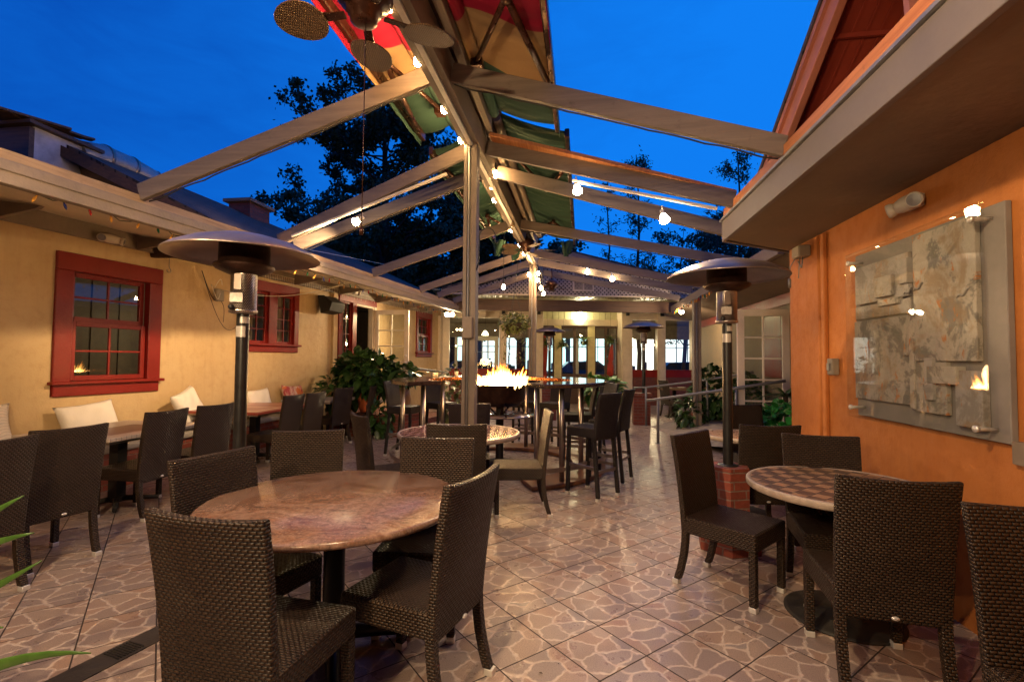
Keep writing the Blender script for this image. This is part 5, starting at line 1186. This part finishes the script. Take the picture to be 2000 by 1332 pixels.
for (x0, y0, y1, z0, z1, mt) in ((2.055, 2.87, 3.36, 1.48, 2.26, RA), (2.06, 3.41, 4.02, 1.90, 2.18, RCm), (2.065, 3.40, 4.03, 1.79, 1.885, RCm), (2.06, 3.405, 4.04, 1.20, 1.775, RBm), (2.05, 3.36, 3.404, 1.18, 1.775, RA), (2.04, 3.55, 3.74, 1.92, 2.06, RBm), (2.055, 3.10, 3.355, 1.17, 1.475, RBm), (2.035, 3.18, 3.25, 1.25, 1.50, RCm), (2.03, 2.99, 3.22, 1.35, 1.45, RA), (2.045, 2.835, 3.02, 1.125, 1.43, RCm), (2.045, 3.40, 3.48, 1.98, 2.14, RCm), (2.048, 3.50, 3.72, 1.86, 1.90, RA)):
    m = MB(); m.box(x0, 2.084, y0, y1, z0, z1); m.build('relief_panel', mt, AT, bevel=.003)
rr = random.Random(6)
for k in range(5):
    y = rr.uniform(3.0, 3.95); z = rr.uniform(1.3, 2.1); m = MB(); m.tube([(2.052, y-.01*q, z+.01*math.sin(q)+.004*q) for q in range(10)], [.002]+[.007]*8+[.002], 6); m.build('paint_ridge', RCm, AT)
m = MB(); m.box(1.995, 2.003, 2.735, 4.03, 1.065, 2.285); m.build('glass_sheet', MAT['art_glass'], AT)
for y in (2.80, 3.965):
    for z in (1.135, 2.215): m = MB(); m.tube([(1.98, y, z), (2.084, y, z)], .011, 12); m.lathe([(0, 0), (.018, 0), (.018, .014), (0, .014)], 14, M=Matrix.Translation((1.994, y, z)) @ Matrix.Rotation(R(-90), 4, 'Y')); m.build('standoff', MAT['chrome'], AT)
tb = MB(); tb.box(2.095, 2.119, 2.50, 2.56, 1.42, 1.5); single(tb, 'switch_plate', MAT['plastic_grey'], 'pale switch plate on the orange wall at the right edge of the photo', 'switch', (2.1, 2.53, 1.46))
# ------------------------------------------------------------------ foliage
def leaf_at(m, p, d, up, L, W, fold=.25, droop=.3, seg=3):
    """one pointed leaf: a folded strip of quads"""
    d = d.normalized(); s = d.cross(up)
    if s.length < 1e-3: s = Vector((1, 0, 0))
    s.normalize(); n = s.cross(d).normalized(); vs = []
    wd = (0.25, 1.0, .78, 0.0) if seg == 3 else (.3, 1.0, 0)
    for i in range(seg+1):
        t = i/seg; c = p+d*(L*t)-Vector((0, 0, droop*L*t*t)); h = W*.5*wd[i]
        vs += [c-s*h+n*(h*fold), c, c+s*h+n*(h*fold)]
    fs = []
    for i in range(seg): a = i*3; fs += [(a, a+1, a+4, a+3), (a+1, a+2, a+5, a+4)]
    m.add(vs, fs, True)
def rdir(rr): 
    z = rr.uniform(-1, 1); a = rr.uniform(0, 2*PI); q = math.sqrt(1-z*z); return Vector((q*math.cos(a), q*math.sin(a), z))
def bush(name, label, cat, c, rad, n, L, W, mat, seed, base=None, pot=None, group=None, shell=.45, stems=7, clip=None):
    t = thing(name, label, cat, base or (c[0], c[1], 0), 0, group); rr = random.Random(seed); m = MB(); C_ = Vector(c)
    lob = [(rdir(rr), rr.uniform(.75, 1.25)) for _ in range(6)]
    for k in range(n):
        d = rdir(rr); q = 1.0
        for ld, s in lob: q *= 1+(s-1)*max(0, d.dot(ld))**3
        r_ = (shell+(1-shell)*rr.random()**.5)*q; p = C_+Vector((d.x*rad[0], d.y*rad[1], d.z*rad[2]))*r_
        if p.z < .02: p.z = .02+rr.random()*.05
        if clip and clip(p): continue
        dd = (d*.8+rdir(rr)*.7+Vector((0, 0, -.15))); leaf_at(m, p, dd, Vector((0, 0, 1))+rdir(rr)*.4, L*rr.uniform(.6, 1.2), W*rr.uniform(.7, 1.15), .22, rr.uniform(.1, .5))
    m.build('foliage', mat, t)
    m = MB(); b = Vector(base or (c[0], c[1], 0))
    for k in range(stems): d = rdir(rr); e = C_+Vector((d.x*rad[0], d.y*rad[1], d.z*rad[2]))*.75; m.tube([b+Vector((0, 0, .02)), b.lerp(e, .5)+rdir(rr)*.05, e], [.009, .007, .004], 5)
    m.build('stem', MAT['pothos'], t)
    return t
m = MB(); m.poly([(-4.75, 8.55, 0), (-3.35, 8.72, 0), (-3.15, 9.3, 0), (-3.6, 10.1, 0), (-5.0, 9.9, 0)], (0, 0, .36)); m.poly([(-4.77, 8.53, .362), (-3.33, 8.70, .362), (-3.13, 9.3, .362), (-3.6, 10.12, .362), (-5.0, 9.92, .362)], (0, 0, .05))
single(m, 'brick_planter', MAT['brick'], 'low red brick planter under the big pothos plant', 'planter', (-4, 9.2, 0))
def pot(label, c, prof, mat, name='plant_pot'):
    m = MB(); m.lathe(prof, 28, c=c); return single(m, name, mat, label, 'pot', c, weld=True)
pot('orange red painted pot half buried in the pothos leaves', (-4.15, 9.0, .412), [(0, 0), (.14, 0), (.19, .14), (.20, .40), (.22, .44), (.18, .44), (.17, .38), (0, .36)], MAT['pot_red'])
pot('tall mottled glazed urn at the right end of the brick planter', (-3.45, 8.95, .412), [(0, 0), (.10, 0), (.16, .12), (.19, .28), (.16, .44), (.10, .52), (.12, .57), (.09, .57), (.08, .50), (0, .48)], MAT['urn'], 'urn')
bush('pothos_plant', 'big glossy dark green pothos spilling over the brick planter', 'plant', (-4.2, 9.0, 1.17), (.66, .48, .42), 760, .21, .15, MAT['pothos'], 3, base=(-4.15, 9.0, .75), clip=lambda p: p.x < wx(p.y)+.1)
bush('trailing_plant', 'pothos vines trailing low at the left of the brick planter', 'plant', (-4.65, 8.75, .80), (.40, .3, .30), 150, .19, .14, MAT['pothos'], 5, base=(-4.6, 8.8, .42), clip=lambda p: p.x < wx(p.y)+.1)
bush('leafy_plant', 'small leafy plant growing out of the glazed urn', 'plant', (-3.42, 8.95, 1.16), (.32, .26, .18), 130, .22, .13, MAT['pothos'], 8, base=(-3.45, 8.95, .90))
bush('leafy_plant', 'leafy vine hanging over the front of the brick planter', 'plant', (-3.72, 8.55, .40), (.22, .14, .34), 75, .22, .15, MAT['pothos'], 9, base=(-3.75, 8.62, .42))
bush('leafy_plant', 'yellow green leaves behind the left bar stools', 'plant', (-2.6, 9.6, .75), (.35, .3, .5), 170, .16, .11, MAT['yellow_leaf'], 10)
# right side of the patio
bush('leafy_plant', 'low dark plant round the foot of the right pergola post', 'plant', (2.15, 10.3, .42), (.30, .32, .40), 220, .15, .10, MAT['pothos'], 12)
bush('leafy_plant', 'tall dark leafy plant behind the right patio heater pole', 'plant', (2.75, 10.6, .85), (.42, .4, .55), 420, .19, .14, MAT['pothos'], 13)
bush('leafy_plant', 'dark leafy plant at the foot of the white door on the right', 'plant', (3.0, 9.4, .75), (.28, .3, .5), 170, .18, .12, MAT['pothos'], 14, clip=lambda p: p.x > 3.26)
m = MB(); m.box(2.35, 3.1, 10.85, 11.3, 0, .33); single(m, 'brick_planter', MAT['brick'], 'small red brick planter behind the ramp rails', 'planter', (2.7, 11.0, 0))
m = MB(); m.lathe([(0, 0), (.17, 0), (.21, .34), (.24, .36), (.24, .42), (.20, .42), (.19, .36), (0, .34)], 24, c=(2.42, 6.25, .0)); single(m, 'plant_pot', MAT['terracotta'], 'terracotta pot under the bright green plant at the wall corner', 'pot', (2.42, 6.25, 0))
bush('bright_plant', 'bright emerald leafy plant beside the orange wall corner', 'plant', (2.38, 6.25, .70), (.36, .34, .26), 420, .13, .095, MAT['bright_leaf'], 15, base=(2.42, 6.25, .36))
def blades(name, label, c, n, L, W, mat, seed, spread=1.0, cat='plant', zmin=.2, base=None):
    t = thing(name, label, cat, base or c); rr = random.Random(seed); m = MB()
    for k in range(n):
        a = rr.uniform(0, 2*PI); z = rr.uniform(zmin, 1.3); d = Vector((math.cos(a)*spread, math.sin(a)*spread, z)).normalized(); l = L*rr.uniform(.6, 1.1)
        pts = []; p = Vector(c); dr = d.copy(); vs = []
        for i in range(7):
            t_ = i/6; h = W*.5*(1-.95*t_**1.5)*(0.6+.8*min(t_*3, 1)*.5); s = dr.cross(Vector((0, 0, 1))).normalized(); vs += [p-s*h+Vector((0, 0, h*.4)), p, p+s*h+Vector((0, 0, h*.4))]; dr = (dr+Vector((0, 0, -.16))).normalized(); p = p+dr*(l/6)
        fs = []
        for i in range(6): q = i*3; fs += [(q, q+1, q+4, q+3), (q+1, q+2, q+5, q+4)]
        m.add(vs, fs, True)
    m.build('leaves', mat, t); m = MB(); m.tube([Vector(c)-Vector((0, 0, .12)), Vector(c)+Vector((0, 0, .05))], .03, 8); m.build('stem', MAT['bark'], t); return t
blades('spiky_plant', 'spiky long leaved plant standing by the orange wall corner', (2.55, 6.6, 1.02), 34, .48, .045, MAT['spiky'], 20, base=(2.55, 6.6, 0))
m = MB(); m.tube([(2.55, 6.6, 0), (2.56, 6.58, .5), (2.55, 6.6, 1.0)], [.035, .03, .028], 8); single(m, 'plant_stake', MAT['bark'], 'thin woody trunk holding the spiky plant', 'plant trunk', (2.55, 6.6, 0))
m = MB(); m.lathe([(0, 0), (.16, 0), (.20, .36), (.16, .36), (0, .32)], 20, c=(.42, 9.9, .0)); single(m, 'plant_pot', MAT['terracotta'], 'terracotta pot beyond the ring table under the leafy green plant', 'pot', (.42, 9.9, 0))
bush('leafy_plant', 'light green leafy plant beyond the right end of the ring table', 'plant', (.42, 9.9, .92), (.42, .3, .30), 210, .18, .12, leaf('fresh_leaf', (.06,.17,.03), (.13,.28,.05), .35), 22, base=(.42, 9.9, .34))
m = MB(); m.poly([(.30, 9.2, 0), (.56, 9.2, 0), (.60, 9.22, 1.08), (.32, 9.22, 1.08)], (0, .03, 0)); single(m, 'menu_stand', MAT['matte_black'], 'dark upright board standing behind the right bar stools', 'menu stand', (.45, 9.2, 0))
# near plant: only blade tips reach into the view
NP = thing('spiky_plant', 'long green aloe like leaves reaching in at the bottom left corner', 'plant', (-2.35, 1.25, 0))
m = MB()
for a, b, c in (((-2.2, 1.25, .72), (-1.95, 1.28, .92), (-1.737, 1.30, 1.03)), ((-2.2, 1.25, .70), (-1.95, 1.28, .86), (-1.693, 1.30, .918)), ((-2.2, 1.24, .55), (-1.92, 1.27, .68), (-1.661, 1.30, .834)),
                ((-2.15, 1.22, .30), (-1.80, 1.26, .585), (-1.47, 1.30, .572)), ((-2.2, 1.24, .50), (-1.95, 1.27, .63), (-1.79, 1.30, .62)), ((-2.3, 1.2, .6), (-2.3, 1.1, 1.0), (-2.2, 1.0, 1.2)), ((-2.35, 1.3, .6), (-2.5, 1.5, 1.0), (-2.6, 1.7, 1.2)), ((-2.4, 1.2, .6), (-2.8, 1.1, .95), (-3.0, 1.1, 1.0))):
    a, b, c = Vector(a), Vector(b), Vector(c); vs = []; N = 10
    for i in range(N+1):
        t_ = i/N; p = a*(1-t_)**2+b*2*t_*(1-t_)+c*t_*t_; d = ((b-a)*(1-t_)+(c-b)*t_).normalized(); s = d.cross(Vector((0, 1, 0))).normalized(); h = .021*(1-t_**2.2)+.001
        vs += [p-s*h, p+Vector((0, .012*(1-t_), 0)), p+s*h]
    fs = []
    for i in range(N): q = i*3; fs += [(q, q+1, q+4, q+3), (q+1, q+2, q+5, q+4)]
    m.add(vs, fs, True)
o = m.build('leaves', leaf('aloe_leaf', (.05,.13,.02), (.11,.22,.04), .35), NP); o.modifiers.new('thick', 'SOLIDIFY').thickness = .003
m = MB(); m.lathe([(0, 0), (.17, 0), (.22, .40), (.18, .40), (0, .36)], 24, c=(-2.35, 1.25, 0)); m.build('pot', MAT['terracotta'], NP)
m = MB(); m.tube([(-2.35, 1.25, .3), (-2.3, 1.24, .5), (-2.22, 1.24, .66)], .03, 8); m.build('stem', MAT['bark'], NP)
# hanging basket and hanging ferns
hb = bush('hanging_basket', 'leafy hanging basket trailing thin stems, left of the far middle post', 'hanging basket', (-1.34, 9.5, 2.20), (.27, .25, .19), 460, .075, .055, MAT['yellow_leaf'], 30, base=(-1.34, 9.5, 2.1), stems=14)
m = MB(); m.lathe([(0, 0), (.14, .02), (.20, .12), (.21, .16), (0, .15)], 18, c=(-1.34, 9.5, 2.02)); m.build('basket', MAT['bark'], hb)
m = MB(); rr = random.Random(31)
for k in range(3): a = 2*PI*k/3; m.tube([(-1.34+.2*math.cos(a), 9.5+.2*math.sin(a), 2.18), (-1.34, 9.5, 2.85)], .004, 5)
m.tube([(-1.34, 9.5, 2.84), (-1.30, 9.7, 3.5)], .005, 5)
for k in range(9):
    a = rr.uniform(0, 6.28); x = -1.34+.2*math.cos(a); y = 9.5+.18*math.sin(a); l = rr.uniform(.4, .95); m.tube([(x, y, 2.15), (x+.05, y, 2.15-l*.5), (x+.02, y, 2.15-l)], .004, 5)
m.build('chain', MAT['cable'], hb)
m = MB()
for k in range(110):
    a = rr.uniform(0, 6.28); p = Vector((-1.34+.21*math.cos(a), 9.5+.19*math.sin(a), 2.15-rr.random()**1.3*.9)); leaf_at(m, p, rdir(rr), Vector((0, 0, 1)), .055, .04)
m.build('trailing_leaves', MAT['yellow_leaf'], hb)
def FPW(x, y, z): v = Matrix.Translation((-4.5, 15.0, 0)) @ rotz_m(R(12.3)) @ Vector((x, y, z)); return tuple(v)
for k, (x, y, z, lab) in enumerate(((4.02, .3, 2.05, 'spiky fern hanging at the left of the entry posts'), (4.72, .3, 2.12, 'spiky fern hanging before the middle entry door'), (5.62, .3, 2.18, 'dark fern hanging at the right of the entry, by the red drape'), (3.5, .3, 2.1, 'dark fern hanging behind the far patio heater'))):
    p = FPW(x, y, z); t = blades('hanging_fern', lab, p, 60, .42, .035, MAT['spiky'], 40+k, 1.0, 'hanging plant', -.6); t['group'] = 'ferns hanging in the porch entry'
    m = MB(); m.lathe([(0, -.16), (.09, -.14), (.13, -.02), (.11, -.02), (0, -.05)], 14, c=p); m.tube([Vector(p)+Vector((0, 0, .0)), (p[0], p[1], 3.24)], .004, 5); m.build('pot', MAT['bark'], t)
for k, (x, y, z0, z1, lab) in enumerate(((3.42, .45, 0, 2.3, 'folded red drape at the left side of the porch entry'), (5.72, .5, .9, 2.0, 'folded red drape at the right side of the porch entry'))):
    b = FPW(x, y, 0); m = MB(); pr = [(.02, z1), (.05, z1-.1), (.09, z1-.5), (.06, (z0+z1)/2), (.11, z0+.35), (.13, z0+.05), (0, z0+.02)]
    n = 20; vs = [(b[0]+r_*(1+.25*math.sin(5*2*PI*q/n))*math.cos(2*PI*q/n)+(.12*(z1-z) if k else 0)*-.6, b[1]+r_*(1+.25*math.sin(5*2*PI*q/n))*math.sin(2*PI*q/n), z) for r_, z in pr for q in range(n)]
    m.add(vs, [(i*n+q, i*n+(q+1) % n, (i+1)*n+(q+1) % n, (i+1)*n+q) for i in range(len(pr)-1) for q in range(n)], True); single(m, 'red_drape', plain('red_cloth_%d' % k, (.32,.03,.02), .8), lab, 'drape', (b[0], b[1], 0), group='red drapes at the porch entry')
# pendant lamps inside the porch
for k, (x, y, z, lab) in enumerate(((.62, 1.6, 2.0, 'white glass pendant lamp behind the far left window'), (1.45, 1.8, 2.35, 'pendant lamp over the door seen behind the left glazing'), (6.75, 1.6, 2.15, 'glowing pendant lamp behind the window right of the entry'), (7.7, 2.2, 2.05, 'greenish white pendant lamp behind the rightmost window'))):
    p = FPW(x, y, z); t = thing('pendant_lamp', lab, 'pendant lamp', p, 0, 'pendant lamps in the dining porch')
    m = MB(); m.lathe([(.02, .14), (.05, .12), (.11, .03), (.125, -.02)], 20, c=p); m.build('shade', MAT['pendant_glow'], t); m = MB(); m.tube([(p[0], p[1], p[2]+.13), (p[0], p[1], 3.0)], .006, 6); m.build('cord', MAT['cable'], t)
for x, y, z in ((.62, 1.6, 1.9), (1.45, 1.8, 2.25), (6.75, 1.6, 2.05), (7.7, 2.2, 1.95)):
    L = bpy.data.lights.new('pendant_light', 'POINT'); L.energy = 60; L.color = (1.0, .75, .45); L.shadow_soft_size = .08; o = bpy.data.objects.new('pendant_light', L); COL.objects.link(o); o.location = FPW(x, y, z)
L = bpy.data.lights.new('added_entry_fill', 'POINT'); L.energy = 80; L.color = (1.0, .85, .5); L.shadow_soft_size = .1  # light added to brighten the far entry; its globe lamp is invented
p = FPW(4.6, .4, 2.85); o = bpy.data.objects.new('added_entry_fill', L); COL.objects.link(o); o.location = p
t = thing('added_globe_lamp', 'small added globe lamp on the boarded ceiling of the porch entry', 'added ceiling lamp', (p[0], p[1], 3.1)); m = MB(); m.lathe([(0, -.09), (.06, -.07), (.08, 0), (.05, .06), (0, .06)], 16, c=(p[0], p[1], 3.1)); m.build('globe', MAT['pendant_glow'], t); m = MB(); m.lathe([(0, .06), (.07, .06), (.07, .155), (0, .155)], 16, c=(p[0], p[1], 3.1)); m.build('ceiling_rose', MAT['bronze'], t)  # invented fitting for the added entry light
# dining table and chairs silhouettes under the porch
for (x, y, lab) in ((2.4, 13.3, 'square dining table laid with plates under the porch at the right'),):
    t = thing('dining_table', lab, 'table', (x, y, 0)); m = MB(); m.box(x-.4, x+.4, y-.4, y+.4, .71, .75); m.build('tabletop', MAT['dark_wood'], t); m = MB(); m.tube([(x, y, 0), (x, y, .71)], .05, 10); m.lathe([(0, .02), (.25, .02), (.26, 0)], 20, c=(x, y, 0)); m.build('column', MAT['matte_black'], t)
    for q, (dx, dy) in enumerate(((-.2, -.2), (.2, .1))): m = MB(); m.lathe([(0, .002), (.06, .002), (.11, .02), (.105, .022), (.055, .008), (0, .008)], 20, c=(x+dx, y+dy, .75)); tag(single(m, 'plate', MAT['plastic_white'], '', 'plate', (x+dx, y+dy, .75)), ('white plate on the left of the porch dining table', 'white plate on the right of the porch dining table')[q])
# parked cars in the street
def car(label, c, ang, col, seed):
    t = thing('parked_car', label, 'car', c, R(ang), 'cars parked in the street', local=True)
    paint = NT('car_paint_%d' % seed).set(color=col, rough=.3, metal=.3, coat=.6).m
    prof = [(-2.1, .35), (-2.15, .65), (-2.05, .88), (-1.45, .95), (-.95, 1.38), (.45, 1.42), (1.05, .98), (1.95, .85), (2.15, .6), (2.12, .32)]
    m = MB()
    def inset(z): return .86 if z < .96 else .62
    vs = [(x, -inset(z), z) for x, z in prof]+[(x, inset(z), z) for x, z in prof]; n = len(prof)
    m.add(vs, [tuple(range(n)), tuple(range(n, 2*n))[::-1]]+[(i, (i+1) % n, n+(i+1) % n, n+i) for i in range(n)]); m.build('body', paint, t, bevel=.05, bseg=2)
    for s in (-1, 1):
        m = MB(); m.poly([(-1.35, s*.745, 1.0), (-.90, s*.655, 1.32), (.40, s*.645, 1.36), (.92, s*.745, 1.0)], (0, s*.012, 0)); m.build('side_window', MAT['matte_black'], t)
        for x in (-1.35, 1.35):
            M = Matrix.Translation((x, s*.80, .32)) @ Matrix.Rotation(R(90), 4, 'X'); m = MB(); m.lathe([(0, -.10), (.30, -.10), (.33, -.06), (.33, .06), (.30, .10), (0, .10)], 24, M=M); w_ = m.build('wheel', MAT['matte_black'], t)
            m = MB(); m.lathe([(0, -.112), (.19, -.105), (.20, .105), (0, .112)], 16, M=M); m.build('rim', MAT['galv'], w_)
        m = MB(); m.box(2.08, 2.17, s*.6-.12, s*.6+.12, .62, .74); m.build('headlight', MAT['label'], t); m = MB(); m.box(-2.16, -2.06, s*.65-.12, s*.65+.12, .68, .80); m.build('taillight', MAT['xmas_red'], t)
    m = MB(); m.poly([(.50, -.56, 1.405), (1.03, -.70, 1.0), (1.03, .70, 1.0), (.50, .56, 1.405)], (.012, 0, .012)); m.build('windscreen', MAT['matte_black'], t)
car('dark blue car parked in the street behind the middle entry door', (.2, 25.2, 0), 8, (.02,.05,.12), 1)
car('dark car parked in the street behind the entry, right of the blue one', (5.2, 26.0, 0), 8, (.015,.02,.03), 2)
car('blue car parked in the street behind the right porch windows', (9.8, 26.3, 0), 8, (.03,.10,.26), 3)
car('grey car parked in the street behind the fire', (-5.6, 24.6, 0), 8, (.06,.075,.10), 4)
bush('street_shrub', 'dark round shrub in the street behind the rightmost porch window', 'shrub', (9.2, 22.6, .7), (1.3, .8, .8), 420, .2, .13, MAT['tree_leaf'], 50, group='shrubs by the street')
bush('street_shrub', 'pale flowering shrub in the street behind the far left window', 'shrub', (-7.2, 21.5, .8), (1.0, .6, .8), 320, .18, .12, leaf('dusty_leaf', (.10,.12,.08), (.3,.3,.2)), 51, group='shrubs by the street')
bush('street_shrub', 'dark shrub in the street behind the fire and the left door', 'shrub', (-4.9, 21.6, .7), (1.3, .6, .65), 320, .18, .12, MAT['tree_leaf'], 52, group='shrubs by the street')

# ------------------------------------------------------------------ trees
def tree(name, label, base, H, crown, seed, nl, L, W, limbs=9, trunk_r=.25, group='trees behind the restaurant', lean=(0, 0), sparse=False, mat='tree_leaf'):
    t = thing(name, label, 'tree', base, 0, group); rr = random.Random(seed); B = Vector(base); m = MB(); top = B+Vector((lean[0], lean[1], H))
    pts = [B.lerp(top, i/6)+Vector((rr.uniform(-.2, .2), rr.uniform(-.2, .2), 0))*(0 if i == 0 else .6) for i in range(7)]
    m.tube(pts, [trunk_r*(1-.85*i/6) for i in range(7)], 8); tips = []
    for k in range(limbs):
        f = rr.uniform(.28, .97); i = min(5, int(f*6)); p = pts[i].lerp(pts[i+1], f*6-i); a = rr.uniform(0, 2*PI); cz = crown(f); l = cz*rr.uniform(.7, 1.15)
        d = Vector((math.cos(a), math.sin(a), rr.uniform(.15, .8))); q = p+d*l*.5+rdir(rr)*l*.08; e = p+d*l+rdir(rr)*l*.12
        m.tube([p, q, e], [trunk_r*.32*(1.2-f), trunk_r*.2*(1.2-f), .012], 6); tips += [e, q.lerp(e, .5), q]
        for s in range(3):
            b2 = p.lerp(e, rr.uniform(.4, .95)); e2 = b2+(d*.4+rdir(rr)).normalized()*l*rr.uniform(.25, .5); m.tube([b2, e2], [.02, .006], 4); tips += [e2, b2.lerp(e2, .6)]
    tips.append(top); m.build('trunk', MAT['bark'], t); m = MB(); per = max(1, nl//len(tips))
    for tp in tips:
        n_ = int(per*rr.uniform(.3, 1.7)); sg = rr.uniform(.22, .55)*(.6 if sparse else 1.0)*max(.5, L*2.2)
        for k in range(n_):
            p = tp+Vector((rr.gauss(0, sg), rr.gauss(0, sg), rr.gauss(0, sg*.7))); d = rdir(rr)+Vector((0, 0, -.3)); s = rdir(rr); l = L*rr.uniform(.6, 1.3); d.normalize(); s = d.cross(s).normalized()*W*.5; m.add([p, p+d*l*.5+s, p+d*l, p+d*l*.5-s], [(0, 1, 2, 3)])
    m.build('crown', MAT[mat], t); return t
tree('evergreen_tree', 'tall dark evergreen tree beyond the yellow building roof', (-10.6, 24.5, 0), 15.3, lambda f: 1.2+3.9*(1-abs(f-.50)*1.35), 4, 46000, .22, .15, 60, .42)
tree('evergreen_tree', 'lower dense dark tree right of the tall one, behind the middle post', (-7.3, 26.5, 0), 10.2, lambda f: 3.2*(1.1-abs(f-.55)), 6, 34000, .22, .15, 46, .3)
tree('evergreen_tree', 'wide dark tree low behind the far left eave', (-14.0, 29.0, 0), 8.5, lambda f: 3.4*(1.1-abs(f-.6)), 7, 16000, .24, .16, 30, .3)
tree('evergreen_tree', 'dark tree behind the lattice gable and the far middle post', (-3.5, 28.0, 0), 8.6, lambda f: 2.8*(1.1-abs(f-.6)), 8, 16000, .24, .16, 30, .3)
tree('thin_tree', 'slender almost bare tree right of the green awning', (1.0, 21.5, 0), 9.6, lambda f: .9*(1.25-f), 11, 900, .12, .06, 24, .09, lean=(.2, 0), sparse=True)
tree('thin_tree', 'tallest slender tree with feathery leaves between the right rafters', (2.5, 22.5, 0), 10.9, lambda f: 1.7*(1.2-f), 12, 3600, .12, .06, 40, .12, sparse=True)
tree('thin_tree', 'slender airy tree just left of the orange building gable', (6.4, 21.0, 0), 10.4, lambda f: 1.9*(1.25-f), 13, 4600, .12, .065, 40, .12, sparse=True)
tree('thin_tree', 'bare branching tree behind the end of the flat eave', (5.2, 19.5, 0), 7.6, lambda f: 1.9*(1.2-f), 14, 500, .10, .05, 40, .1, sparse=True)
tree('thin_tree', 'low bushy tree above the far right rafters', (4.6, 23.5, 0), 7.0, lambda f: 2.0*(1.2-abs(f-.6)), 15, 6500, .14, .08, 30, .12, sparse=True)
tree('evergreen_tree', 'dark leafy tree behind the right end of the flat eave', (8.4, 24.0, 0), 8.8, lambda f: 2.6*(1.1-abs(f-.6)), 16, 7000, .26, .16, 28, .25)

# ------------------------------------------------------------------ litter on the floor
m = MB(); rr = random.Random(77)
for k in range(46):
    p = Vector((rr.uniform(-2.6, 1.9), rr.uniform(1.7, 7.5), .004)); a = rr.uniform(0, 6.28); d = Vector((math.cos(a), math.sin(a), 0)); s = Vector((-d.y, d.x, 0)); l = rr.uniform(.008, .028)
    m.add([p, p+d*l*.5+s*l*.3+Vector((0, 0, .004)), p+d*l+Vector((0, 0, .001)), p+d*l*.5-s*l*.3+Vector((0, 0, .002))], [(0, 1, 2, 3)])
single(m, 'leaf_litter', MAT['bark'], 'scattered tiny dry leaf scraps on the tiled floor', 'litter', (0, 3, 0), kind='stuff')

# ------------------------------------------------------------------ world: deep blue dusk sky
W = bpy.data.worlds.new('World'); SC.world = W; W.use_nodes = True; nt = W.node_tree
bg = nt.nodes['Background']
def wn(t, **k):
    n_ = nt.nodes.new(t)
    for a, b in k.items(): setattr(n_, a, b)
    return n_
tc = wn('ShaderNodeTexCoord'); sx = wn('ShaderNodeSeparateXYZ'); nt.links.new(tc.outputs['Generated'], sx.inputs[0])
dot = wn('ShaderNodeVectorMath', operation='DOT_PRODUCT'); nt.links.new(tc.outputs['Generated'], dot.inputs[0]); dot.inputs[1].default_value = (.72, .60, -.35)
mr = wn('ShaderNodeMapRange'); nt.links.new(dot.outputs['Value'], mr.inputs[0]); mr.inputs[1].default_value = -.35; mr.inputs[2].default_value = .75
mp = wn('ShaderNodeMapping'); nt.links.new(tc.outputs['Generated'], mp.inputs[0]); mp.inputs['Scale'].default_value = (2.2, 2.2, 7.0)
nz = wn('ShaderNodeTexNoise'); nt.links.new(mp.outputs[0], nz.inputs['Vector']); nz.inputs['Scale'].default_value = 2.6; nz.inputs['Detail'].default_value = 7; nz.inputs['Roughness'].default_value = .62; nz.inputs['Distortion'].default_value = .5
ad = wn('ShaderNodeMath', operation='MULTIPLY_ADD'); nt.links.new(nz.outputs['Fac'], ad.inputs[0]); ad.inputs[1].default_value = .48; nt.links.new(mr.outputs[0], ad.inputs[2])
rp = wn('ShaderNodeValToRGB'); nt.links.new(ad.outputs[0], rp.inputs[0]); cr = rp.color_ramp
for p_, c_ in ((.12, (.002, .070, .44)), (1.05, (.005, .20, .86))):
    e = cr.elements[0] if p_ < .5 else cr.elements[1]; e.position = min(1, p_); e.color = (*c_, 1)
nt.links.new(rp.outputs[0], bg.inputs['Color']); bg.inputs['Strength'].default_value = .80

# ------------------------------------------------------------------ camera and render settings
F_, PIT, ROLL = 945.12, .03797, .00821; YAW = math.atan2(138, F_)
cam = bpy.data.cameras.new('camera'); co = bpy.data.objects.new('camera', cam); COL.objects.link(co); SC.camera = co
cam.sensor_fit = 'HORIZONTAL'; cam.sensor_width = 36; cam.lens = F_/2000*36; cam.clip_start = .05; cam.clip_end = 1500
R0 = Matrix(((1,0,0),(0,0,-1),(0,1,0))); c, s = math.cos(PIT), math.sin(PIT); Rx = Matrix(((1,0,0),(0,c,s),(0,-s,c))); c, s = math.cos(ROLL), math.sin(ROLL); Rz = Matrix(((c,-s,0),(s,c,0),(0,0,1)))
RC = Rz @ Rx @ R0; c, s = math.cos(YAW), math.sin(YAW); RW = Matrix(((c,-s,0),(s,c,0),(0,0,1))) @ RC.transposed()
ax = [RW @ Vector(v) for v in ((1,0,0), (0,-1,0), (0,0,-1))]
co.matrix_world = Matrix(((ax[0].x, ax[1].x, ax[2].x, 0), (ax[0].y, ax[1].y, ax[2].y, 0), (ax[0].z, ax[1].z, ax[2].z, 1.47), (0, 0, 0, 1)))
vs = SC.view_settings; vs.view_transform = 'Standard'; vs.look = 'None'; vs.exposure = .38; vs.gamma = 1
cy = SC.cycles; cy.use_denoising = True; cy.denoising_prefilter = 'ACCURATE'; cy.denoising_input_passes = 'RGB_ALBEDO_NORMAL'; cy.sample_clamp_indirect = 6; cy.sample_clamp_direct = 0; cy.max_bounces = 6; cy.transparent_max_bounces = 16; cy.caustics_reflective = False; cy.caustics_refractive = False
